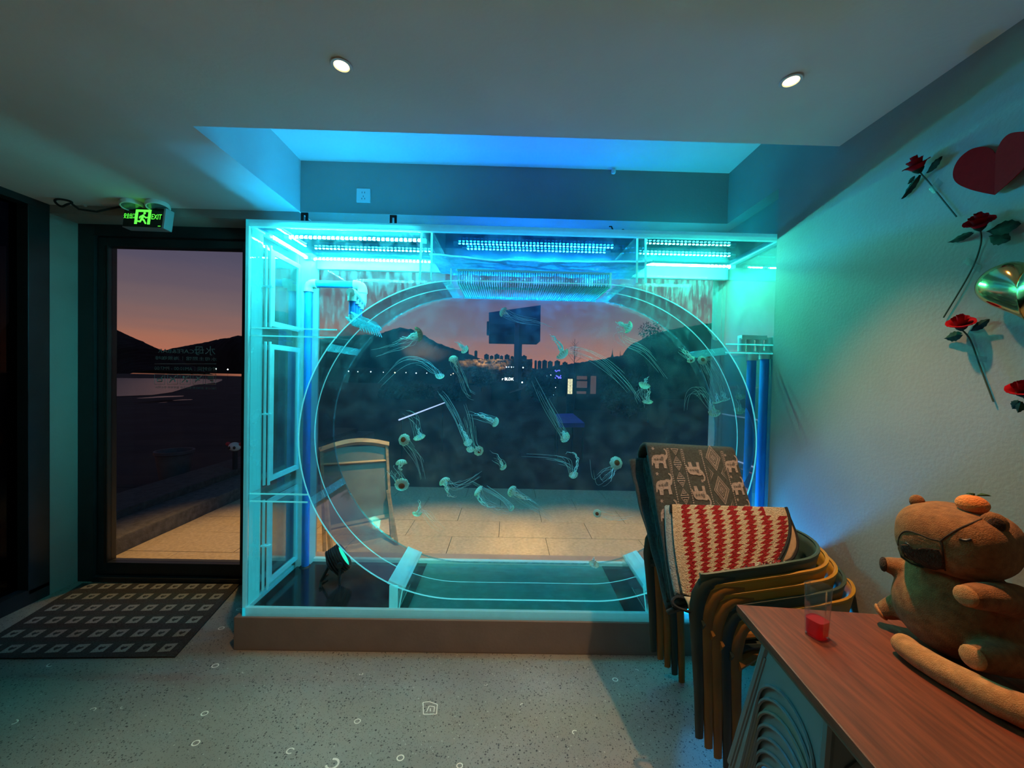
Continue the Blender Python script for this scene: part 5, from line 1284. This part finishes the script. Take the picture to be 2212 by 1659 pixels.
# red and cream striped pad, folded, leaning on the blanket
M_cream = mat('pad_cream', (.62, .52, .38), .95, var=.12, scale=160, bump=.9, bscale=260, sheen=.1, spec=.15); M_red = mat('pad_red', (.36, .016, .022), .95, var=.2, scale=160, bump=.9, bscale=260, sheen=.08, spec=.15)
M_beige = mat('pad_backing', (.48, .33, .20), .8, var=.06, scale=60, bump=.2, bscale=400); M_trim = mat('pad_edging', (.008, .008, .009), .8, bump=.4, bscale=300); M_fleece = mat('pad_fleece', (.34, .36, .35), .95, var=.15, scale=120, bump=.8, bscale=220)
pn = bn_; P0 = bl_lo-bn_*.055
pd_ = thing('striped_pad', at_p(1545, 1285, P0, pn), 'red and cream zigzag striped fleece pad with black edging, folded against the blanket', 'pad')
def bez(a, b_, c, t_): return (a[0]*(1-t_)**2+2*b_[0]*t_*(1-t_)+c[0]*t_*t_, a[1]*(1-t_)**2+2*b_[1]*t_*(1-t_)+c[1]*t_*t_)
def padpx(u, v):
    """u left to right, v top to bottom"""
    Lp = bez((1452, 1089), (1452, 1190), (1476, 1284), v); Rp = bez((1697, 1096), (1738, 1190), (1588, 1302), v)
    return (Lp[0]*(1-u)+Rp[0]*u, Lp[1]*(1-u)+Rp[1]*u+(6*math.sin(PI*u) if v > .5 else 6*math.sin(PI*u)*v*2))
def pad(u, v, d=0.): x, y = padpx(u, v); return at_p(x, y, P0, pn)-pn*(d+.012*math.sin(PI*u)**.5*math.sin(PI*v)**.5)
def zig(u, v):
    if u < .075: return 0
    saw = (v*20.0) % 1.0
    x = (u-.07-.085*v)*7.3+.34*(saw-.5)+.10*math.sin(v*2.5)+.03*math.sin(v*57+u*31)
    fr = x % 1.0
    return 1 if fr < .52 and not (u > .80 and v < .10) else 0
NU, NV = 130, 120
def padf(u, v):
    p = pad(u, v); nn = mnoise.noise(p*260)
    return p-pn*(.003*nn)
mb = MB(); mb.grid(padf, NU, NV, mfn=zig); mb.build('fleece_face', [M_cream, M_red], pd_, smooth=True)
mb = MB(); mb.grid(lambda u, v: pad(u, v, -.030)+(-Vector((1, 0, 0))*.020*(1-u)), 16, 16); o = mb.build('under_layer', M_fleece, pd_, smooth=True); so = o.modifiers.new('thick', 'SOLIDIFY'); so.thickness = .024; so.offset = 0
mb = MB(); mb.tube([pad(1, k/24, .002) for k in range(25)], .006, 6); mb.build('black_edging', M_trim, pd_, smooth=True)
mb = MB(); mb.tube([pad(k/24, 1, -.003) for k in range(25)], .0055, 6); mb.build('black_edging', M_trim, pd_, smooth=True)
mb = MB(); mb.tube([pad(0, .0, -.01), pad(.0, .03, -.012), pad(0, .08, -.012)], .007, 6); mb.build('black_edging', M_trim, pd_, smooth=True)
def pu(px, py, d): return at_p(px, py, P0+pn*d, pn)
fl_ = [[(1697, 1100), (1718, 1150), (1722, 1180), (1712, 1205), (1690, 1218)], [(1706, 1135), (1704, 1165), (1690, 1185), (1655, 1205), (1640, 1222)]]
mb = MB(); mb.grid(lambda u, v: (lambda a, b_: a*(1-u)+b_*u)(pu(*fl_[0][min(4, int(v*4.0001))], .012), pu(*fl_[1][min(4, int(v*4.0001))], .006)), 6, 4); o = mb.build('backing', M_beige, pd_, smooth=True); so = o.modifiers.new('thick', 'SOLIDIFY'); so.thickness = .004
mb = MB(); mb.tube(chain([pu(x, y, .010) for x, y in fl_[0]], 5), .0060, 6); mb.build('black_edging', M_trim, pd_, smooth=True)
# lower fold : beige backing rolled round at the bottom
lo_ = [(1478, 1288), (1545, 1296), (1552, 1325), (1488, 1320)]
def rollf(u, v):
    a = pu(lo_[0][0]*(1-u)+1585*u, lo_[0][1]*(1-u)+1300*u, -.004); b_ = pu(lo_[3][0]*(1-u)+1575*u, 1321*(1-u)+1326*u, -.004)
    return a*(1-v)+b_*v-pn*(.018*math.sin(PI*v)*(.6+.4*math.sin(PI*u)))
mb = MB(); mb.grid(rollf, 14, 10); o = mb.build('backing', M_beige, pd_, smooth=True); so = o.modifiers.new('thick', 'SOLIDIFY'); so.thickness = .004; so.offset = -1
mb = MB(); mb.tube([rollf(k/12, 1.0) for k in range(13)], .0055, 6); mb.build('black_edging', M_trim, pd_, smooth=True)
mb = MB(); mb.tube(chain([rollf(0, 1.0), pu(1462, 1312, 0), pu(1452, 1300, .004), pu(1462, 1290, .006), pu(1480, 1292, .002)], 5), .006, 6); mb.build('black_edging', M_trim, pd_, smooth=True)
# second corner curling up at the right
def curl(u, v):
    a = bez((1600, 1240), (1622, 1208), (1660, 1232), v) ; b_ = bez((1668, 1226), (1690, 1204), (1722, 1222), v)
    return pu(a[0]*(1-u)+b_[0]*u, a[1]*(1-u)+b_[1]*u, -.030)+Vector((0, 0, .004*mnoise.noise(Vector((u*30, v*30, 0)))))
mb = MB(); mb.grid(curl, 40, 24, mfn=lambda u, v: 1 if ((u*2.4+.25*((v*6) % 1)) % 1) < .45 else 0); o = mb.build('curled_corner', [M_cream, M_red], pd_, smooth=True); so = o.modifiers.new('thick', 'SOLIDIFY'); so.thickness = .010; so.offset = -1
mb = MB(); mb.tube([curl(0, k/12) for k in range(13)], .005, 6); mb.build('black_edging', M_trim, pd_, smooth=True)

# ================================================================== CAPYBARA PLUSH
M_fur = mat('plush_fur', (.32, .118, .042), .95, var=.18, scale=55, bump=.5, bscale=380, sheen=.08, spec=.1); M_furd = mat('plush_fur_dark', (.075, .032, .018), .95, var=.25, scale=60, bump=.9, bscale=240, sheen=.05, spec=.1)
M_furl = mat('plush_fur_light', (.60, .225, .078), .95, var=.15, scale=55, bump=.45, bscale=420, sheen=.08, spec=.1); M_seam = mat('plush_seam', (.05, .022, .012), .9)
M_orange = mat('plush_orange', (.85, .22, .05), .9, var=.08, scale=60, bump=.6, bscale=260, sheen=.1, spec=.1); M_lf = mat('plush_leaf', (.045, .10, .03), .8, var=.2)
cp = thing('capybara_plush', (1.19, .975, TZ), 'brown sitting capybara plush with a small orange on its head', 'plush toy')
fh = Vector((-.93, -.37, 0)).normalized(); lh = Vector((-fh.y, fh.x, 0)); uz = Vector((0, 0, 1))
tilt = Matrix.Rotation(R(-4), 3, lh)
Hc = at_y(2066, 1164, .985); ra, rb, rc, ee = .116, .106, .086, .72
HM = Matrix(((fh.x, lh.x, 0), (fh.y, lh.y, 0), (0, 0, 1)))
def hin(p):
    d = HM.transposed() @ (p-Hc); return (abs(d.x/ra)**(2/ee)+abs(d.y/rb)**(2/ee)+abs(d.z/rc)**(2/ee))
def hpt(px, py, off=.001):
    """where the sight line of a measured point first meets the head"""
    d = ray(px, py).normalized(); L = (Hc-OC).length; t_ = L-.22; best = None
    while t_ < L+.05:
        p = OC+d*t_
        if hin(p) <= 1: return p-d*off
        v = hin(p)
        if best is None or v < best[0]: best = (v, p)
        t_ += .001
    return best[1]
mb = MB(); mb.ball(Hc, (ra, rb, rc), 40, 26, mtx=HM.to_4x4(), e=ee); 
head = mb.build('head', M_fur, cp, smooth=120.)
cs = lambda x, y: (1860+x/3.19, 1040+y/3.19)
mzo = [cs(*q) for q in ((256, 400), (275, 360), (320, 345), (400, 366), (480, 398), (543, 415), (562, 470), (572, 545), (578, 612), (520, 622), (430, 605), (340, 572), (275, 525), (252, 460))]
def patch(outline, name, m_, parent, off=.0025, rings=6):
    cxm = sum(p[0] for p in outline)/len(outline); cym = sum(p[1] for p in outline)/len(outline); n = len(outline); vs = [hpt(cxm, cym, off)]; fs = []
    for r_ in range(1, rings+1):
        for x, y in outline: vs.append(hpt(cxm+(x-cxm)*r_/rings, cym+(y-cym)*r_/rings, off if r_ < rings else .0003))
    for k in range(n): fs.append((0, 1+k, 1+(k+1) % n))
    for r_ in range(rings-1):
        for k in range(n): fs.append((1+r_*n+k, 1+(r_+1)*n+k, 1+(r_+1)*n+(k+1) % n, 1+r_*n+(k+1) % n))
    return MB().add(vs, fs).build(name, m_, parent, smooth=100.)
mz = patch(mzo, 'muzzle', M_fur, cp, off=.002, rings=12)
patch([cs(*q) for q in ((264, 432), (310, 430), (345, 462), (385, 466), (420, 455), (500, 462), (556, 470), (572, 545), (576, 608), (520, 618), (430, 600), (340, 567), (275, 520), (255, 470))], 'dark_chin', M_furd, mz, off=.0065, rings=14)
def seam(L, r=.0016, m_=None, nm='seam', par=None): return MB().tube(chain([hpt(*cs(*q), .001) for q in L], 5), r, 6).build(nm, m_ or M_seam, par or cp, smooth=True)
seam([(256, 440), (262, 385), (290, 350), (330, 343), (400, 364), (480, 396), (543, 413), (562, 465), (574, 550), (580, 615)])
seam([(543, 413), (600, 370), (680, 322), (760, 288), (830, 258)])
seam([(676, 396), (700, 404), (730, 406), (760, 398)], .003, M_blackm, 'closed_eye')
seam([(308, 425), (325, 432), (338, 448)], .003, M_blackm, 'nostril', mz); seam([(385, 462), (400, 470), (425, 460)], .003, M_blackm, 'nostril', mz)
# ears
for px, py, Y, rr_, dk in ((2147, 1132, .93, .024, True), (1981, 1083, 1.05, .016, False)):
    c = at_y(px, py, Y) if not dk else hpt(px, py, -.006)
    e_ = MB().ball(c, (.012, rr_, rr_*1.15), 16, 10, mtx=HM.to_4x4() @ Matrix.Rotation(R(20), 4, 'Z')).build('ear', M_fur, cp, smooth=True)
    if dk: MB().ball(c+fh*.008+lh*.006, (.008, rr_*.62, rr_*.75), 14, 8, mtx=HM.to_4x4() @ Matrix.Rotation(R(20), 4, 'Z')).build('inner_ear', M_furd, e_, smooth=True)
# body, arms, legs as one continuous skin
Bc = Vector((Hc.x+.012, Hc.y+.012, TZ+.118))
mb = MB(); mb.ball(Bc, (.112, .118, .118), 36, 24, mtx=HM.to_4x4()); mb.ball(Bc+Vector((0, 0, .06)), (.090, .098, .10), 30, 18, mtx=HM.to_4x4())
lA = [at_y(2192, 1298, .90), at_y(2150, 1290, .875), at_y(2100, 1288, .865)]
rA = [Bc-lh*.07+Vector((0, 0, .08)), at_y(1965, 1230, 1.07), at_y(1925, 1222, 1.09)]
lL = [at_y(2210, 1415, .90), at_y(2165, 1420, .875), at_y(2118, 1420, .87)]
rL = [Bc-lh*.07-Vector((0, 0, .05)), at_y(1950, 1310, 1.08), at_y(1918, 1318, 1.10)]
for P_, r0, r1 in ((lA, .040, .027), (rA, .035, .024), (lL, .050, .030), (rL, .042, .026)):
    pts = chain(P_, 8); n = len(pts)
    for i, p in enumerate(pts): mb.ball(p, r0+(r1-r0)*i/(n-1), 14, 9)
me = mb.mesh('body', M_fur); bo = bpy.data.objects.new('body_tmp', me); col.objects.link(bo)
rm = bo.modifiers.new('r', 'REMESH'); rm.mode = 'VOXEL'; rm.voxel_size = .0055
sm_ = bo.modifiers.new('s', 'SMOOTH'); sm_.iterations = 8; sm_.factor = .5
dg = bpy.context.evaluated_depsgraph_get(); dg.update(); me2 = bpy.data.meshes.new_from_object(bo.evaluated_get(dg)); bpy.data.objects.remove(bo)
for p in me2.polygons: p.use_smooth = True
me2.name = 'body'; me2.materials.clear(); me2.materials.append(M_fur)
link('body', me2, cp)
def pad_disc(P_, r, m_, nm):
    a, b_ = P_[-2], P_[-1]; d = (b_-a).normalized(); MB().ball(b_+d*r*.72, (r*.9, r*.9, r*.35), 16, 8, mtx=d.to_track_quat('Z', 'Y').to_matrix().to_4x4()).build(nm, m_, cp, smooth=True)
pad_disc(lA, .026, M_furl, 'paw'); pad_disc(rA, .023, M_furd, 'paw'); pad_disc(lL, .029, M_furl, 'sole'); pad_disc(rL, .025, M_furl, 'sole')
# orange on the head
oc = hpt(2108, 1108, .0)+Vector((.005, .012, .012))
og = MB().ball(oc+Vector((0, 0, .006)), (.030, .030, .023), 22, 14).build('orange', M_orange, cp, smooth=True)
for a, sc__ in ((R(-20), 1.0), (R(150), .6)):
    d = Vector((math.cos(a), math.sin(a), .1)); s_ = Vector((-d.y, d.x, 0)).normalized(); b0 = oc+Vector((.008, 0, .029)); L = .030*sc__
    mb = MB(); mb.add([b0, b0+d*L*.5+s_*L*.28+Vector((0, 0, .004)), b0+d*L, b0+d*L*.5-s_*L*.28+Vector((0, 0, .004)), b0+Vector((0, 0, -.002)), b0+d*L-Vector((0, 0, .002))], [(0, 1, 2, 3), (4, 3, 5, 1)]); mb.build('leaf', M_lf, og)
MB().tube([oc+Vector((0, 0, .026)), oc+Vector((.002, 0, .034))], .003, 6).build('stalk', M_lf, og)
# bolster in front
rp_ = [at_z(x, y, TZ+z) for x, y, z in ((1942, 1384, .028), (1975, 1412, .029), (2030, 1446, .030), (2100, 1484, .032), (2170, 1520, .034), (2260, 1552, .036), (2360, 1560, .036))]
pts = chain(rp_, 8); n = len(pts)
rad = [max(.004, (.026+.010*i/n)*min(1, (1-(1-min(1, (i+.3)/4))**2)**.5)*min(1, (1-(1-min(1, (n-1-i+.3)/4))**2)**.5)) for i in range(n)]
mb = MB(); mb.tube(pts, rad, 22)
for v in mb.v: v += Vector((0, 0, .002*mnoise.noise(v*40)))
bst = thing('plush_bolster', (rp_[2].x, rp_[2].y, TZ), 'long tan plush bolster lying before the capybara plush on the table', 'bolster')
zmin = min(v.z for v in mb.v)
for v in mb.v: v.z += TZ+.0005-zmin
mb.build('cover', M_furl, bst, smooth=100.)
MB().tube([p+Vector((0, 0, .0)) + Vector((-.4, -.9, 0)).normalized()*(rad[i]*.98) + Vector((0, 0, TZ+.0005-zmin)) for i, p in enumerate(pts)][2:-2], .0015, 5).build('seam', M_seam, bst, smooth=True)

# ================================================================== WALL DECORATIONS
M_rose = mat('rose_red', (.42, .008, .016), .85, var=.2, scale=30, spec=.04); M_rleaf = mat('rose_leaf', (.020, .042, .028), .85, var=.3, scale=40, spec=.1); M_stem = mat('rose_stem', (.035, .06, .04), .7)
def wl(px, py, d=.01): return at_x(px, py, XR-d)
def rose(b_px, r_px, stem, leaves, tape, lab, up=(0, 1), seed=0):
    rnd = random.Random(seed); c = wl(b_px[0], b_px[1], .035); r = r_px*c.x/FPX*(c.y/c.x)*.80
    t_ = thing('red_rose', wl(*stem[-1]), lab, 'rose', 'artificial roses on the wall')
    ax = (wl(b_px[0]+up[0]*20, b_px[1]-up[1]*20, .05)-c).normalized(); q = ax.to_track_quat('Z', 'Y').to_matrix().to_4x4(); q.translation = c
    mb = MB()
    for k in range(17):
        ring = 0 if k < 4 else 1 if k < 9 else 2; a0 = k*2.4; rr_ = r*(.28, .52, .74)[ring]; hh = r*(.86, .80, .66)[ring]; wd = (2.4, 1.9, 1.7)[ring]
        def pet(u, v, a0=a0, rr_=rr_, hh=hh, wd=wd, ring=ring):
            a = a0+(u-.5)*wd; rad_ = rr_*(.35+.65*v**.6)*(1+.16*ring*v*v)-(r*.07*(2*u-1)**2*v); z = -r*.25+hh*v*1.5-(r*.20*ring*v**3)+r*.05*math.sin(u*9+k)*v
            return q @ Vector((rad_*math.cos(a), rad_*math.sin(a), z))
        mb.grid(pet, 5, 4)
    bl_ = mb.build('bloom', M_rose, t_, smooth=60.)
    MB().lathe([(r*.1, -r*.55), (r*.34, -r*.3), (r*.42, -r*.12), (r*.2, 0)], 10, mtx=q).build('calyx', M_rleaf, t_, smooth=True)
    sp = chain([c-ax*r*.4]+[wl(x, y, .008) for x, y in stem], 6); MB().tube(sp, .0022, 6).build('stem', M_stem, t_, smooth=True)
    for (a, b_, w_, d0, d1) in leaves:
        A, B_ = wl(a[0], a[1], d0), wl(b_[0], b_[1], d1); L = B_-A; s_ = L.cross(Vector((1, .3, 0))).normalized()*L.length*w_; nn = s_.cross(L).normalized()*L.length*.08
        def lf(u, v): wv = math.sin(PI*min(1, v*.97+.03))**.8*(1+.12*math.sin(v*30)); return A+L*v+s_*(u-.5)*2*wv-nn*(abs(u-.5)*2)*(1 if nn.x < 0 else -1)*1.2
        mb = MB(); mb.grid(lf, 4, 9); mb.build('leaf', M_rleaf, t_, smooth=True)
    if tape:
        (x, y), ang, w_, h_ = tape; mb = MB(); co, si = math.cos(R(ang)), math.sin(R(ang))
        cc = [(x+co*a*w_-si*b_*h_, y+si*a*w_+co*b_*h_) for a, b_ in ((-1, -1), (1, -1), (1, 1), (-1, 1))]
        mb.grid(lambda u, v: wl((cc[0][0]*(1-u)+cc[1][0]*u)*(1-v)+(cc[3][0]*(1-u)+cc[2][0]*u)*v, (cc[0][1]*(1-u)+cc[1][1]*u)*(1-v)+(cc[3][1]*(1-u)+cc[2][1]*u)*v, .002+.010*math.sin(PI*u)), 10, 3)
        mb.build('tape', M_tape, t_, smooth=True)
rose((1982, 362), 30, [(2005, 392), (2035, 430), (2066, 468)], [((1985, 378), (1946, 430), .14, .02, .015), ((2000, 374), (2032, 338), .2, .02, .03), ((1975, 380), (1960, 398), .25, .03, .03)], ((2022, 402), -50, 16, 8), 'red artificial rose beside the folded paper heart, topmost of the four', (-.4, 1), 1)
rose((2116, 486), 32, [(2118, 530), (2095, 590), (2038, 686)], [((2098, 502), (2046, 524), .13, .03, .012), ((2130, 500), (2198, 483), .22, .02, .04), ((2135, 510), (2178, 518), .3, .02, .03)], ((2103, 572), 30, 20, 8), 'red artificial rose under the paper heart with a long bent stem', (-.15, 1), 2)
rose((2076, 703), 30, [(2096, 735), (2120, 800), (2146, 868)], [((2075, 722), (2038, 732), .25, .03, .015), ((2095, 715), (2134, 690), .2, .02, .03)], ((2112, 774), 8, 20, 6), 'red artificial rose below the gold balloon, its stem slanting down', (-.1, 1), 3)
rose((2208, 846), 32, [(2225, 880), (2240, 940), (2255, 1000)], [((2200, 866), (2186, 884), .35, .03, .02), ((2205, 868), (2198, 892), .25, .03, .02)], None, 'lowest red rose, cut by the edge above the capybara plush', (-.1, 1), 4)
# folded paper heart
M_paper = mat('paper_red', (.33, .006, .008), .85, var=.05, scale=80, spec=.02)
hrt = thing('paper_heart', wl(2147, 420), 'dark red folded paper heart on the wall over the roses', 'paper heart')
def half(pl, dfun, nm):
    sm2 = [tuple(v)[:2] for v in chain([Vector((x, y, 0)) for x, y in pl], 4)]
    pts = [wl(x, y, dfun(x)) for x, y in sm2]; n = len(pts); mb = MB(); o2 = [p+Vector((.002, 0, 0)) for p in pts]
    mb.add(pts+o2, [tuple(range(n)), tuple(range(2*n-1, n-1, -1))]+[(i, n+i, n+(i+1) % n, (i+1) % n) for i in range(n)]); mb.build(nm, M_paper, hrt)
half([(2150, 332), (2138, 320), (2118, 317), (2094, 324), (2072, 342), (2060, 364), (2059, 384), (2070, 398), (2095, 409), (2122, 416), (2148, 421)], lambda x: .004+.012*(x-2058)/92, 'left_half')
half([(2150, 332), (2162, 306), (2178, 290), (2198, 285), (2222, 286), (2240, 300), (2238, 330), (2200, 375), (2148, 421)], lambda x: .016+.07*(x-2148)/90, 'raised_half')
half([(2150, 332), (2170, 312), (2192, 300), (2216, 300), (2222, 325), (2198, 372), (2148, 421)], lambda x: .016+.035*(x-2148)/90, 'inner_half')
# gold balloon
M_gold = mat('gold_foil', (.80, .55, .20), .14, metal=1.0, var=.05, bump=.05, bscale=25)
gc = wl(2238, 630, .05); gb = thing('gold_balloon', wl(2200, 622, 0), 'shiny gold foil heart balloon taped to the wall between roses', 'balloon')
wd_ = Vector((0, -1, 0)); ud_ = Vector((0, 0, 1)); rot_ = R(4); S_ = .122
wr, ur = wd_*math.cos(rot_)+ud_*math.sin(rot_), ud_*math.cos(rot_)-wd_*math.sin(rot_)
hpb = heartpoly(64); mb = MB(); vs = []; fs = []; rings_ = 12
for s_ in (-1, 1):
    o = len(vs)
    for k in range(rings_+1):
        q = k/rings_
        for x, y in hpb: vs.append(gc+wr*(x*S_*q)+ur*((y+.15)*S_*.88*q)+Vector((-1, 0, 0))*s_*(.050*(1-q**2.6)**.6))
    for k in range(rings_):
        for i in range(64): fs.append((o+k*64+i, o+k*64+(i+1) % 64, o+(k+1)*64+(i+1) % 64, o+(k+1)*64+i))
mb.add(vs, fs); mb.build('foil', M_gold, gb, smooth=80.)
MB().box((XR-.03, gc.y-.012, gc.z+.01), (XR, gc.y+.012, gc.z+.03)).build('tape', M_tape, gb)

# small decorative emitters need no direct light sampling
for m in bpy.data.materials:
    if m.name.startswith(('acrylic', 'totem', 'dim_window', 'sign_white', 'warm_lamp', 'white_lamp', 'rail_light', 'blue_led', 'flood_glow', 'lamp_glow')): m.cycles.emission_sampling = 'NONE'
